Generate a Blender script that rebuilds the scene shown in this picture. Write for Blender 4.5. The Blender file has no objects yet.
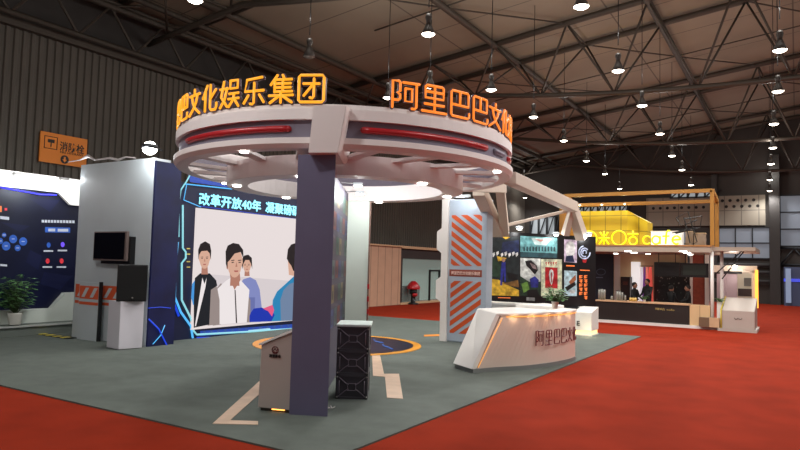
import bpy, math, random
import numpy as np
from mathutils import Vector, Matrix
random.seed(4)
D = bpy.data; SC = bpy.context.scene; COL = SC.collection
PI = math.pi
# ------------------------------------------------------------------ camera
F = 640.0; HC = 2.0; PHI = math.radians(31.8); PITCH = math.atan(40/640); ROLL = 0.025
fw = Vector((-math.sin(PHI)*math.cos(PITCH), math.cos(PHI)*math.cos(PITCH), math.sin(PITCH)))
r0 = Vector((math.cos(PHI), math.sin(PHI), 0)); u0 = r0.cross(fw)
CR = r0*math.cos(ROLL)+u0*math.sin(ROLL); CU = -r0*math.sin(ROLL)+u0*math.cos(ROLL)
CP = Vector((0, 0, HC))
cam = D.objects.new('camera', D.cameras.new('camera')); COL.objects.link(cam)
cam.data.sensor_width = 36; cam.data.lens = 36*F/800; cam.data.clip_end = 300
m = Matrix((CR, CU, -fw)).transposed().to_4x4(); m.translation = CP
cam.matrix_world = m; SC.camera = cam
# ------------------------------------------------------------------ world, exposure
SC.view_settings.view_transform = 'Standard'; SC.view_settings.look = 'None'
SC.view_settings.exposure = 0.0; SC.view_settings.gamma = 1.0
SC.view_settings.use_curve_mapping = False
w = D.worlds.new('world'); SC.world = w; w.use_nodes = True
w.node_tree.nodes['Background'].inputs[0].default_value = (1.0, 0.93, 0.88, 1)
w.node_tree.nodes['Background'].inputs[1].default_value = 0.22
PENDANT_W = 255
# ------------------------------------------------------------------ helpers
def lin(c): return tuple(((x/255)/12.92 if x/255 <= .04045 else (((x/255)+.055)/1.055)**2.4) for x in c)
_m = {}
def mat(name, c, rough=.6, metal=0, emit=0, noise=0, nscale=6, bump=0, bscale=60, alpha=1, ecol=None, trans=0, spec=None):
    if name in _m: return _m[name]
    mt = D.materials.new(name); mt.use_nodes = True; nt = mt.node_tree; b = nt.nodes['Principled BSDF']
    L = lin(c); b.inputs['Base Color'].default_value = (*L, 1); b.inputs['Roughness'].default_value = rough
    b.inputs['Metallic'].default_value = metal
    if spec is not None: b.inputs['Specular IOR Level'].default_value = spec
    tc = nt.nodes.new('ShaderNodeTexCoord')
    if noise:
        n = nt.nodes.new('ShaderNodeTexNoise'); n.inputs['Scale'].default_value = nscale; n.inputs['Detail'].default_value = 5
        nt.links.new(tc.outputs['Object'], n.inputs['Vector'])
        r = nt.nodes.new('ShaderNodeValToRGB')
        r.color_ramp.elements[0].position = .3; r.color_ramp.elements[1].position = .7
        r.color_ramp.elements[0].color = (*[x*(1-noise) for x in L], 1); r.color_ramp.elements[1].color = (*[min(1, x*(1+noise)) for x in L], 1)
        nt.links.new(n.outputs['Fac'], r.inputs['Fac']); nt.links.new(r.outputs['Color'], b.inputs['Base Color'])
    if bump:
        n = nt.nodes.new('ShaderNodeTexNoise'); n.inputs['Scale'].default_value = bscale; n.inputs['Detail'].default_value = 3
        nt.links.new(tc.outputs['Object'], n.inputs['Vector'])
        bp = nt.nodes.new('ShaderNodeBump'); bp.inputs['Strength'].default_value = bump; bp.inputs['Distance'].default_value = .02
        nt.links.new(n.outputs['Fac'], bp.inputs['Height']); nt.links.new(bp.outputs['Normal'], b.inputs['Normal'])
    if emit:
        b.inputs['Emission Color'].default_value = (*(lin(ecol) if ecol else L), 1); b.inputs['Emission Strength'].default_value = emit
    if trans: b.inputs['Transmission Weight'].default_value = trans
    if alpha < 1: b.inputs['Alpha'].default_value = alpha
    _m[name] = mt; return mt
def bricks(mt, sx, sy, mortar, mc, axes='XY', fac=.9):
    """panel seams multiplied onto the base colour"""
    nt = mt.node_tree; b = nt.nodes['Principled BSDF']; tc = nt.nodes.new('ShaderNodeTexCoord')
    sp = nt.nodes.new('ShaderNodeSeparateXYZ'); cb = nt.nodes.new('ShaderNodeCombineXYZ')
    nt.links.new(tc.outputs['Object'], sp.inputs[0])
    nt.links.new(sp.outputs[axes[0]], cb.inputs[0]); nt.links.new(sp.outputs[axes[1]], cb.inputs[1])
    br = nt.nodes.new('ShaderNodeTexBrick'); br.offset = 0; br.inputs['Scale'].default_value = 1
    br.inputs['Brick Width'].default_value = sx; br.inputs['Row Height'].default_value = sy; br.inputs['Mortar Size'].default_value = mortar
    base = b.inputs['Base Color'].default_value[:]
    if b.inputs['Base Color'].links:
        src = b.inputs['Base Color'].links[0].from_socket; nt.links.new(src, br.inputs['Color1']); nt.links.new(src, br.inputs['Color2'])
    else:
        br.inputs['Color1'].default_value = base; br.inputs['Color2'].default_value = base
    br.inputs['Mortar'].default_value = (*lin(mc), 1)
    nt.links.new(cb.outputs[0], br.inputs['Vector']); nt.links.new(br.outputs['Color'], b.inputs['Base Color'])
    return mt
WL = {}
def wloc(o): return WL.get(o.name, Vector((0, 0, 0))) if o else Vector((0, 0, 0))
def tag(o, label=None, cat=None, group=None, kind=None):
    if label: o['label'] = label
    if cat: o['category'] = cat
    if group: o['group'] = group
    if kind: o['kind'] = kind
    return o
def thing(name, label, cat, loc=(0, 0, 0), group=None):
    o = D.objects.new(name, None); o.empty_display_size = .2; COL.objects.link(o); o.location = loc
    WL[o.name] = Vector(loc); return tag(o, label, cat, group)
class MB:
    def __init__(s): s.v = []; s.f = []; s.mi = []; s.cur = 0; s.sm = []
    def add(s, vs, fs, smooth=False):
        k = len(s.v); s.v += [tuple(v) for v in vs]
        for f in fs: s.f.append([k+i for i in f]); s.mi.append(s.cur); s.sm.append(smooth)
        return s
    def box(s, c, d, rz=0, M=None):
        x, y, z = [q/2 for q in d]; c = Vector(c)
        R = M if M else Matrix.Rotation(rz, 3, 'Z')
        vs = [c+R @ Vector((a*x, b*y, e*z)) for a in (-1, 1) for b in (-1, 1) for e in (-1, 1)]
        return s.add(vs, [(0, 1, 3, 2), (4, 6, 7, 5), (0, 4, 5, 1), (2, 3, 7, 6), (0, 2, 6, 4), (1, 5, 7, 3)])
    def mm(s, a, b):
        return s.box([(a[i]+b[i])/2 for i in range(3)], [abs(b[i]-a[i]) for i in range(3)])
    def prism(s, poly, z0, z1):
        n = len(poly); vs = [(p[0], p[1], z0) for p in poly]+[(p[0], p[1], z1) for p in poly]
        return s.loft(vs[:n], vs[n:])
    def loft(s, A, B):
        n = len(A)
        return s.add(list(A)+list(B), [list(range(n))[::-1], list(range(n, 2*n))]+[(i, (i+1) % n, n+(i+1) % n, n+i) for i in range(n)])
    def extr(s, poly, d):
        d = Vector(d); return s.loft([Vector(p) for p in poly], [Vector(p)+d for p in poly])
    def tube(s, pts, r, n=6, closed=False, cap=True):
        pts = [Vector(p) for p in pts]; N = len(pts); rings = []
        rr = r if isinstance(r, (list, tuple)) else [r]*N
        pu = None
        for i, p in enumerate(pts):
            a = pts[(i-1) % N] if (closed or i > 0) else p; b = pts[(i+1) % N] if (closed or i < N-1) else p
            t = (b-a); t = t.normalized() if t.length > 1e-9 else Vector((0, 0, 1))
            if pu is None: pu = t.orthogonal().normalized()
            pu = (pu-t*pu.dot(t)); pu = pu.normalized() if pu.length > 1e-6 else t.orthogonal().normalized()
            q = t.cross(pu)
            rings.append([p+(pu*math.cos(2*PI*j/n+PI/n)+q*math.sin(2*PI*j/n+PI/n))*rr[i] for j in range(n)])
        vs = [v for g in rings for v in g]; fs = []
        for i in range(N if closed else N-1):
            a = i*n; b = ((i+1) % N)*n
            for j in range(n): fs.append((a+j, a+(j+1) % n, b+(j+1) % n, b+j))
        if cap and not closed: fs += [tuple(range(n))[::-1], tuple(range((N-1)*n, N*n))]
        return s.add(vs, fs, n > 5)
    def lathe(s, c, prof, n=20, M=None, smooth=True):
        c = Vector(c); vs = []; fs = []; k = len(prof)
        for j in range(n):
            a = 2*PI*j/n
            for (r, z) in prof:
                v = Vector((r*math.cos(a), r*math.sin(a), z)); vs.append(c+(M @ v if M else v))
        for j in range(n):
            for i in range(k-1):
                a = j*k+i; b = ((j+1) % n)*k+i; fs.append((a, b, b+1, a+1))
        return s.add(vs, fs, smooth)
    def arc(s, c, ra, rb, z0, z1, a0, a1, n=48, smooth=False):
        """annular sector solid"""
        full = abs(abs(a1-a0)-2*PI) < 1e-6; vs = []; fs = []
        for i in range(n+1 if not full else n):
            a = a0+(a1-a0)*i/n; ca, sa = math.cos(a), math.sin(a)
            for (r, z) in ((ra, z0), (rb, z0), (rb, z1), (ra, z1)): vs.append((c[0]+r*ca, c[1]+r*sa, z))
        N = n if full else n+1
        for i in range(N if full else N-1):
            a = 4*i; b = 4*((i+1) % N)
            for j in range(4): fs.append((a+j, b+j, b+(j+1) % 4, a+(j+1) % 4))
        if not full: fs += [(0, 1, 2, 3), (4*N-1, 4*N-2, 4*N-3, 4*N-4)]
        return s.add(vs, fs, smooth)
    def ell(s, c, r, n=12, k=8, M=None):
        prof = [(max(1e-4, math.sin(PI*i/k)), -math.cos(PI*i/k)) for i in range(k+1)]
        c = Vector(c); R = M if M else Matrix.Identity(3)
        S = Matrix.Diagonal(Vector(r)); return s.lathe(c, prof, n, R @ S)
    def build(s, name, mt, parent=None, bevel=0, fix=True):
        me = D.meshes.new(name); o0 = wloc(parent)
        me.from_pydata([Vector(v)-o0 for v in s.v], [], s.f)
        mts = mt if isinstance(mt, (list, tuple)) else [mt]
        for q in mts: me.materials.append(q)
        me.polygons.foreach_set('material_index', s.mi); me.polygons.foreach_set('use_smooth', s.sm)
        me.update()
        if fix:
            import bmesh
            bm = bmesh.new(); bm.from_mesh(me); bmesh.ops.recalc_face_normals(bm, faces=bm.faces); bm.to_mesh(me); bm.free()
        o = D.objects.new(name, me); COL.objects.link(o)
        if parent: o.parent = parent
        WL[o.name] = o0
        if bevel:
            b = o.modifiers.new('bevel', 'BEVEL'); b.width = bevel; b.segments = 2; b.limit_method = 'ANGLE'
        return o
def copy_tree(o, parent=None):
    c = o.copy(); COL.objects.link(c); WL[c.name] = wloc(o)
    if parent: c.parent = parent
    for ch in list(o.children): copy_tree(ch, c)
    return c
def struct(o): o['kind'] = 'structure'; return o
def LD(lat, dep): return (lat*math.cos(PHI)-dep*math.sin(PHI), lat*math.sin(PHI)+dep*math.cos(PHI))
class Plane:
    """a vertical or free plane in the hall on which flat graphics are laid out (o, unit u to the right, v up, n towards the viewer side)"""
    def __init__(s, o, u, v=(0, 0, 1)):
        s.o = Vector(o); s.u = Vector(u).normalized(); s.v = Vector(v).normalized(); s.n = s.u.cross(s.v)
    def hit(s, px, py, off=0):
        d = fw*F+CR*(px-400)+CU*(225-py); t = (s.o-CP).dot(s.n)/d.dot(s.n); return CP+d*t+s.n*off
    def at(s, a, b, off=0): return s.o+s.u*a+s.v*b+s.n*off
def G(px, py, z=0):
    d = fw*F+CR*(px-400)+CU*(225-py); return CP+d*((z-HC)/d.z)
def graphic(name, plane, items, parent, base=.004, step=.0025, px=True):
    """flat printed / displayed shapes in layers on a plane, one mesh. items: (material, polygon[, layer])"""
    mb = MB(); mts = []
    for k, it in enumerate(items):
        mt, poly = it[0], it[1]
        if mt not in mts: mts.append(mt)
        mb.cur = mts.index(mt); off = base+step*(it[2] if len(it) > 2 else k)
        pts = [plane.hit(*p, off) if px else plane.at(p[0], p[1], off) for p in poly]
        mb.add(pts, [list(range(len(pts)))])
    return mb.build(name, mts, parent, fix=False)
def disc(cx, cy, rx, ry=None, n=16, a0=0): 
    ry = ry or rx; return [(cx+rx*math.cos(2*PI*i/n+a0), cy+ry*math.sin(2*PI*i/n+a0)) for i in range(n)]
def rect(x0, y0, x1, y1): return [(x0, y0), (x1, y0), (x1, y1), (x0, y1)]
def text(name, body, origin, u, v, size, mt, parent=None, width=None, extrude=.004, bold=0.0, align='LEFT', thick=0):
    c = D.curves.new(name, 'FONT'); c.body = body; c.size = size; c.extrude = extrude; c.offset = bold; c.align_x = align
    c.resolution_u = 2
    o = D.objects.new('tmp', c); COL.objects.link(o); bpy.context.view_layer.update()
    me = D.meshes.new_from_object(o.evaluated_get(bpy.context.evaluated_depsgraph_get()))
    D.objects.remove(o)
    xs = [q.co.x for q in me.vertices]; sx = 1
    if width and xs and max(xs) > min(xs): sx = width/(max(xs)-min(xs))
    u = Vector(u).normalized(); v = Vector(v).normalized(); n = u.cross(v); O = Vector(origin)-wloc(parent)
    for q in me.vertices: p = q.co.copy(); q.co = O+u*p.x*sx+v*p.y+n*(p.z+extrude)
    if thick:
        vs = [q.co.copy() for q in me.vertices]; fs = [tuple(p.vertices) for p in me.polygons]; nv = len(vs); V = []; Fc = []
        for k, (a, b) in enumerate(((0, 0), (1, 0), (-1, 0), (0, 1), (0, -1))): V += [q+u*a*thick+v*b*thick+n*.0006*k for q in vs]; Fc += [tuple(i+k*nv for i in f) for f in fs]
        me = D.meshes.new(name); me.from_pydata(V, [], Fc)
    me.materials.clear(); me.materials.append(mt)
    ob = D.objects.new(name, me); COL.objects.link(ob)
    if parent: ob.parent = parent
    WL[ob.name] = wloc(parent); return ob
# ------------------------------------------------------------------ materials
red_c = mat('red_carpet', (138, 42, 22), .9, noise=.12, nscale=1.5, bump=.3, bscale=180, spec=.05)
grey_c = mat('grey_carpet', (94, 101, 95), .85, noise=.10, nscale=3, bump=.4, bscale=150, spec=.25)
white = mat('white_laminate', (226, 220, 214), .35)
cool_w = mat('cool_white_paint', (205, 214, 220), .5, noise=.03)
mint_w = mat('mint_white_panel', (214, 228, 218), .5)
purple = mat('dark_violet_panel', (100, 96, 124), .55, noise=.05, nscale=2)
bandm = mat('grey_violet_band', (120, 112, 128), .5)
redbar = mat('red_plastic', (176, 26, 34), .35)
black = mat('black_plastic', (16, 16, 18), .4)
dkm = mat('dark_steel', (74, 66, 58), .6, metal=.2)
chrome = mat('brushed_metal', (150, 148, 146), .35, metal=.8)
wood = mat('light_wood', (196, 160, 124), .55, noise=.06, nscale=3)
# ------------------------------------------------------------------ hall shell
fl = MB(); fl.mm((-19, -12, -.1), (22, 50, 0)); struct(fl.build('floor', red_c))
wallm = mat('corrugated_sheet', (88, 82, 74), .6, noise=.08, nscale=.7)
wl = MB()
y = -2.0; pts = []
while y < 50: pts += [(y, 0), (y+.09, 0), (y+.12, .05), (y+.21, .05), (y+.24, 0)]; y += .24
vs = [(-19+b, a, 0) for a, b in pts]+[(-19+b, a, 8.6) for a, b in pts]; n = len(pts)
wl.add(vs, [(i, i+1, n+i+1, n+i) for i in range(n-1)]); wl.mm((-19.2, -2, 0), (-19.05, 50, 8.6))
struct(wl.build('wall_left', wallm))
dw = MB(); dw.mm((-19.3, -2, 8.6), (-19.1, 50, 10.7)); struct(dw.build('wall_upper', mat('dark_clerestory', (52, 48, 46), .7, noise=.2, nscale=.5)))
tr = MB(); tr.mm((-19.05, -2, 8.5), (-18.75, 50, 8.72)); struct(tr.build('trim_1', dkm))
def zdeck(x): return 10.2+.117*(x+19)
def zbot(x): return min(8.75+.0057*x*x, zdeck(x)-.8)
ce = MB(); ce.loft([(-19.3, -2, zdeck(-19.3)+.2), (12, -2, zdeck(12)+.2), (12, 50.5, zdeck(12)+.2), (-19.3, 50.5, zdeck(-19.3)+.2)],
                   [(-19.3, -2, zdeck(-19.3)+.4), (12, -2, zdeck(12)+.4), (12, 50.5, zdeck(12)+.4), (-19.3, 50.5, zdeck(-19.3)+.4)])
deckm = bricks(mat('roof_deck', (142, 132, 116), .8, noise=.08, nscale=.35), 6, 3.6, .03, (98, 90, 80)); struct(ce.build('ceiling', deckm))
bw = MB(); bw.mm((-19, 50, 0), (12, 50.3, 12.5)); struct(bw.build('wall_back', mat('back_wall_dark', (58, 52, 48), .7, noise=.15, nscale=.4)))
# roof trusses
def truss(yc, label):
    t = thing('roof_truss', label, 'roof truss', (-4, yc, 9), 'roof trusses crossing the hall')
    xs0, xs1 = -19, 11
    for s in (-1, 1):
        MB().tube([(xs0, yc+s*1.35, zdeck(xs0)+.02), (xs1, yc+s*1.35, zdeck(xs1)+.02)], .12, 8).build('top_chord', dkm, t)
    X = [xs0+1.5*k for k in range(21)]
    MB().tube([(x, yc, zbot(x)) for x in X], .10, 8).build('bottom_chord', dkm, t)
    wb = MB(); k = 0; bx = -18.0
    while bx < 11:
        for s in (-1, 1):
            for dx in (-1.5, 1.5):
                x2 = bx+dx
                if -19 <= x2 <= 11: wb.tube([(bx, yc, zbot(bx)), (x2, yc+s*1.35, zdeck(x2))], .042, 6)
        x2 = bx+1.5
        if x2 < 11: wb.tube([(x2, yc-1.35, zdeck(x2)), (x2, yc+1.35, zdeck(x2))], .04, 6)
        bx += 3
    wb.build('web_bracing', dkm, t)
truss(13.8, 'nearest dark steel roof truss crossing above the round booth canopy')
truss(25.4, 'dark steel roof truss crossing over the cafe side, second from the camera')
truss(36.8, 'dark steel roof truss, third from the camera')
truss(48.0, 'farthest dark steel roof truss close to the end wall')
for x, lb in ((-16.5, 'dark roof beam running along the hall nearest the corrugated wall'), (-10.5, 'dark roof beam running along the hall above the round canopy'),
              (-4.5, 'dark roof beam running along the hall above the reception desk'), (1.5, 'dark roof beam running along the hall at the upper right')):
    p = MB(); p.tube([(x, -1, zdeck(x)-.05), (x, 50, zdeck(x)-.05)], .13, 8); tag(p.build('roof_beam', dkm), lb, 'roof beam', 'long roof beams')
br = MB()   # thin flat ties between the trusses
for ya, yb in ((15.15, 24.05), (26.75, 35.45), (38.15, 46.65)):
    for x in (-13.5, -7.5, -1.5):
        br.tube([(x, ya, zdeck(x)), (x+3, (ya+yb)/2, zdeck(x+3)-.05), (x+6, yb, zdeck(x+6))], .03, 6)
        br.tube([(x, (ya+yb)/2, zdeck(x)), (x+6, (ya+yb)/2, zdeck(x+6))], .03, 6)
tag(br.build('tie_rods', dkm), 'thin dark tie rods crossing under the roof deck', 'tie rods')
wt = thing('wall_truss', 'dark truss running along the top of the corrugated wall', 'roof truss', (-18.4, 20, 8.8))
for z, r in ((8.75, .09), (10.0, .11), (10.15, .07)): MB().tube([(-18.5, -1, z), (-18.5, 50, z)], r, 6).build('chord', dkm, wt)
MB().tube([(-17.7, -1, 10.2), (-17.7, 50, 10.2)], .1, 6).build('chord', dkm, wt)
zz = MB(); y = -1.0
while y < 49:
    zz.tube([(-18.5, y, 8.75), (-18.5, y+1.0, 10.0), (-18.5, y+2.0, 8.75)], .05, 5); zz.tube([(-18.5, y+1, 10.0), (-17.7, y+2, 10.2)], .03, 5); y += 2
zz.build('web_bracing', dkm, wt)
# end wall: perforated panels, windows, column
tile = mat('acoustic_panel', (160, 152, 140), .8, noise=.08)
hole = mat('panel_hole', (34, 32, 30), .9)
for k, (x0, x1) in enumerate(((-9.4, -5.0), (-4.6, -1.75))):
    t = thing('acoustic_panel', ['pale perforated panel high on the end wall, seen through the yellow frame', 'pale perforated panel high on the end wall, right of the yellow frame'][k], 'wall panel', ((x0+x1)/2, 49.9, 5.3))
    MB().mm((x0, 49.75, 5.3), (x1, 49.98, 7.4)).build('board', bricks(mat('acoustic_board', (150, 142, 128), .8), 1.05, 1.05, .03, (110, 104, 94), 'XZ'), t)
    h = MB(); nx = int((x1-x0)/.48)
    for r in range(2):
        for i in range(nx):
            cx = x0+.25+i*.48+(.24 if r % 2 else 0); cz = 7.05-r*.42
            if cx < x1-.1: h.add([(cx+.11*math.cos(a), 49.735, cz+.11*math.sin(a)) for a in [2*PI*j/8 for j in range(8)]], [list(range(8))])
    h.build('holes', hole, t)
glassb = mat('dusk_window', (112, 118, 128), .3, emit=.22, ecol=(150, 160, 175))
fr = mat('window_frame_dark', (40, 42, 46), .5, metal=.3)
for k, (x0, x1, z0, z1, nx, nz) in enumerate(((-9, -6.2, 3.1, 5.0, 3, 2), (-4.6, -1.5, 3.05, 5.15, 3, 2), (-.9, 3.5, 3.9, 7.3, 3, 3))):
    wn = MB(); wn.mm((x0, 49.9, z0), (x1, 49.97, z1)); o = struct(wn.build('window_%d' % (k+1), glassb))
    f = MB()
    for i in range(nx+1): xx = x0+(x1-x0)*i/nx; f.mm((xx-.04, 49.8, z0), (xx+.04, 49.9, z1))
    for i in range(nz+1): zz_ = z0+(z1-z0)*i/nz; f.mm((x0, 49.8, zz_-.04), (x1, 49.9, zz_+.04))
    f.build('window_frame', fr, o)
PEW = Plane((0, 49.95, 0), (1, 0, 0))
for k, (x0, y0, x1, y1, n_) in enumerate(((577, 205, 628, 214, 7), (531, 216, 556, 238, 3), (671, 190, 714, 199, 5))):
    a = PEW.hit(x0, y1); b = PEW.hit(x1, y0); o = struct(MB().mm((a.x, 49.88, a.z), (b.x, 49.95, b.z)).build('window_%d' % (k+4), mat('bright_window', (150, 156, 160), .3, emit=.4, ecol=(190, 200, 205))))
    f = MB(); h_ = random.Random(k)
    for i in range(n_+1): xx = a.x+(b.x-a.x)*i/n_; f.mm((xx-.06, 49.7, a.z), (xx+.06, 49.88, b.z)); f.tube([(xx, 49.75, a.z), (xx+(b.x-a.x)/n_*h_.uniform(.3, 1), 49.75, b.z)], .05, 5)
    f.mm((a.x, 49.7, a.z), (b.x, 49.88, a.z+.1)); f.mm((a.x, 49.7, b.z-.1), (b.x, 49.88, b.z)); f.build('window_frame', fr, o)
c = MB(); c.mm((-1.5, 49.2, 0), (-.9, 49.9, 10)); tag(c.build('steel_column', mat('column_dark', (48, 44, 42), .6)), 'wide dark steel column on the end wall near the right edge', 'column')
c = MB(); c.mm((-5.0, 49.2, 2), (-4.66, 49.9, 9)); tag(c.build('steel_column', mat('column_dark', (48, 44, 42), .6)), 'slim dark column on the end wall between the two perforated panels', 'column')
t = thing('wall_duct', 'long grey pipes running along the end wall below the windows', 'pipe', (-3, 49.5, 2.2))
for z in (1.5, 2.1, 2.6): MB().tube([(-9, 49.6, z), (-1.5, 49.6, z)], .13, 8).build('pipe', mat('duct_grey', (70, 68, 68), .5), t)
t = thing('lattice_girder', 'dark lattice girder under the right hand window of the end wall', 'girder', (1.5, 49.6, 3))
g = MB()
for z in (3.75, 2.65): g.tube([(-.9, 49.6, z), (4, 49.6, z)], .07, 6)
for i in range(6): g.tube([(-.9+i*.8, 49.6, 3.75 if i % 2 else 2.65), (-.1+i*.8, 49.6, 2.65 if i % 2 else 3.75)], .05, 6)
g.build('lattice', fr, t)
t = thing('exhibition_stand', 'far blue lit stand at the right edge of the end wall', 'exhibition stand', (1, 48, 0))
MB().mm((-.7, 48.6, 0), (3.5, 49.0, 2.5)).build('back_panel', mat('far_stand_panel', (66, 76, 104), .5, emit=.1), t)
MB().mm((-.7, 48.5, 1.55), (3.5, 48.6, 1.75)).build('light_strip', mat('far_blue_strip', (60, 70, 190), .5, emit=1.0), t)
MB().mm((.2, 48.4, .5), (3.4, 48.5, 1.4)).build('screen', mat('far_screen', (18, 28, 70), .4, emit=.3), t)
MB().mm((-.6, 48.3, .2), (-.3, 48.5, 2.4)).build('post', mat('far_post', (140, 160, 190), .5, emit=.3), t)
# ------------------------------------------------------------------ pendant lamps
lampm = mat('lamp_face', (255, 246, 232), .4, emit=14, ecol=(255, 240, 220))
lamph = mat('lamp_housing', (66, 60, 56), .5, metal=.2)
def make_pendant(zr):
    t = thing('pendant_lamp', 'x', 'pendant lamp', (0, 0, 0), 'high bay pendant lamps')
    MB().tube([(0, 0, .5), (0, 0, zr)], .012, 5).build('cable', black, t)
    MB().lathe((0, 0, 0), [(.001, .5), (.06, .5), (.085, .42), (.06, .33), (.05, .26), (.001, .26)], 14).build('ballast_housing', lamph, t)
    MB().lathe((0, 0, 0), [(.05, .30), (.08, .22), (.12, .12), (.175, .0), (.165, .0), (.11, .09), (.04, .2)], 18).build('reflector', lamph, t)
    MB().lathe((0, 0, 0), [(.001, -.05), (.09, -.035), (.15, 0), (.165, .02), (.001, .05)], 18).build('bulb', lampm, t)
    return t
LAMP = D.lights.new('pendant_light', 'SPOT'); LAMP.energy = PENDANT_W; LAMP.spot_size = math.radians(165); LAMP.spot_blend = .6; LAMP.color = (.98, .97, .95); LAMP.shadow_soft_size = .22
UPL = D.lights.new('pendant_spill', 'POINT'); UPL.energy = 30; UPL.color = (1, .98, .92); UPL.shadow_soft_size = .2
rows = [('row ending above the cafe sign', [(-3.78, 13.1), (-4.13, 17.9), (-4.32, 22.1), (-4.59, 27.0), (-4.97, 32.4), (-5.19, 37.1), (-5.6, 43.8)]),
        ('row just right of the orange lettering', [(-7.4, 13.0), (-8.01, 18.1), (-8.09, 22.1), (-8.44, 26.8), (-9.0, 32.3), (-9.27, 37.1), (-10.1, 44.3)]),
        ('row nearest the right edge of the picture', [(-.28, 18.0), (-.41, 22.1), (-.64, 26.9), (-.81, 32.0), (-1.02, 36.7), (-1.25, 42.9), (-1.44, 48.6)]),
        ]
ordn = ['nearest', 'second', 'third', 'fourth', 'fifth', 'sixth', 'farthest']
spots = []
for lb, ps in rows:
    for k, p in enumerate(ps): spots.append((p, 'lit pendant lamp, %s of the %s' % (ordn[k], lb), True))
spots += [((-10.82, 8.95), 'lit pendant lamp cut by the top edge at the upper left', True),
          ((-11.42, 17.46), 'lit pendant lamp showing just left of the first orange character of the right sign', True),
          ((-9.54, 16.94), 'lit pendant lamp peeking over the orange characters of the right sign', True),
          ((-11.04, 12.97), 'unlit pendant lamp above the left orange sign', False),
          ((-18.0, 47.5), 'small distant pendant lamp just right of the canopy rim', True)]
for p in [(-.3, 13), (-.3, 8.5), (-5.6, 2.6), (-9.5, 3.2), (3.5, 10), (3.5, 18), (3.5, 27)]:  # unseen lamps, added to light the foreground and the canopy front
    spots.append((p, 'lit pendant lamp above the near aisle, out of the picture', True))
proto = None
for (p, lb, on) in spots:
    if proto is None: proto = make_pendant(3.2); o = proto
    else: o = copy_tree(proto)
    o.location = (p[0], p[1], 7.5); o['label'] = lb
    for chd in o.children:
        if chd.name.startswith('cable'): chd.scale = (1, 1, (zdeck(p[0])+.2-7.5)/3.2)
        if chd.name.startswith('bulb') and not on:
            chd.data = chd.data.copy(); chd.data.materials.clear(); chd.data.materials.append(mat('unlit_glass', (120, 112, 104), .3))
    if on:
        l = D.objects.new('pendant_light', LAMP); COL.objects.link(l); l.location = (0, 0, -.1); l.parent = o
        l = D.objects.new('pendant_spill', UPL); COL.objects.link(l); l.location = (0, 0, 1.1); l.parent = o
# ------------------------------------------------------------------ booth floor
cp = MB(); cp.mm((-17.2, 5.25, .0), (-4.05, 20.6, .02)); tag(cp.build('booth_carpet', grey_c), 'grey green carpet of the round booth with a sharp front corner', 'carpet')
tape = mat('cream_floor_inlay', (202, 172, 146), .5, noise=.08, nscale=5); tapeo = mat('orange_tape', (226, 140, 40), .5)
FP = Plane((0, 0, .02), (1, 0, 0), (0, 1, 0))
def floorshape(name, polys, mt, label, cat='floor marking', th=.006):
    mb = MB()
    for poly in polys:
        P3 = [G(px, py, .02) for px, py in poly]; mb.extr(P3, (0, 0, th))
    return tag(mb.build(name, mt), label, cat)
floorshape('floor_chevron', [[(262, 379), (262, 392), (230, 420.5), (258, 421.5), (258, 425), (212.5, 424)]], tape, 'pale angled inlay on the carpet in front of the left lectern')
floorshape('floor_chevron', [[(372, 355), (380, 355), (384, 374), (399, 374), (403, 399), (387, 398), (385, 377), (373, 376)]], tape, 'pale zigzag inlay on the carpet right of the stacked cabinets')
floorshape('floor_line', [[(424, 335), (476, 333), (476, 334.6), (424, 336.6)]], tapeo, 'thin orange line on the carpet leading to the striped column')
t = thing('floor_emblem', 'large dark round floor emblem with an orange rim behind the pillar', 'floor emblem', (-9.61, 12.74, .02))
MB().arc((-9.61, 12.74), .01, 1.86, .02, .028, 0, 2*PI, 64).build('disc', mat('navy_vinyl', (26, 32, 56), .3, noise=.4, nscale=1.2), t)
MB().arc((-9.61, 12.74), 1.86, 2.05, .02, .032, 0, 2*PI, 64).build('rim', mat('orange_vinyl', (222, 150, 44), .4), t)
bb = MB(); bs = mat('blue_vinyl', (70, 110, 190), .3)
for a in range(7):
    a0 = a*.9; pts = [(-9.61+(1.6-.5*abs(math.sin(q*3+a)))*math.cos(a0+q), 12.74+(1.6-.5*abs(math.sin(q*3+a)))*math.sin(a0+q), .031) for q in (0, .15, .3, .45, .6)]
    bb.tube(pts, .02, 4)
bb.build('swirl_lines', bs, t)
# ------------------------------------------------------------------ ring canopy
RC = LD(-.98, 11.42); RR = 2.92
ringm = mat('canopy_white', (238, 230, 228), .45)
t = ring = thing('round_canopy', 'big white round canopy with grey band and red bars above the booth', 'canopy', (RC[0], RC[1], 3.3))
MB().arc(RC, RR-.24, RR, 3.93, 4.08, 0, 2*PI, 96).build('upper_fascia', ringm, t)
MB().arc(RC, RR-.24, RR-.06, 3.68, 3.93, 0, 2*PI, 96).build('recessed_band', bandm, t)
lf = MB()   # lower fascia flares inwards
prof = [(RR+.02, 3.68), (RR+.02, 3.60), (RR-.03, 3.54), (RR-.22, 3.54), (RR-.22, 3.68), (RR+.02, 3.68)]
lf.lathe((RC[0], RC[1], 0), prof, 96, smooth=False); lf.build('lower_fascia', ringm, t)
def ang_of(px):   # world angle (about the ring centre) of the near point of the rim seen at this bearing
    d = fw*F+CR*(px-400)+CU*(225-130); d = Vector((d.x, d.y)).normalized(); c = Vector(RC)
    b = d.dot(c); disc_ = b*b-(c.length_squared-RR*RR)
    p = d*(b-math.sqrt(max(0, disc_))); return math.atan2(p.y-c.y, p.x-c.x)
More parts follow.
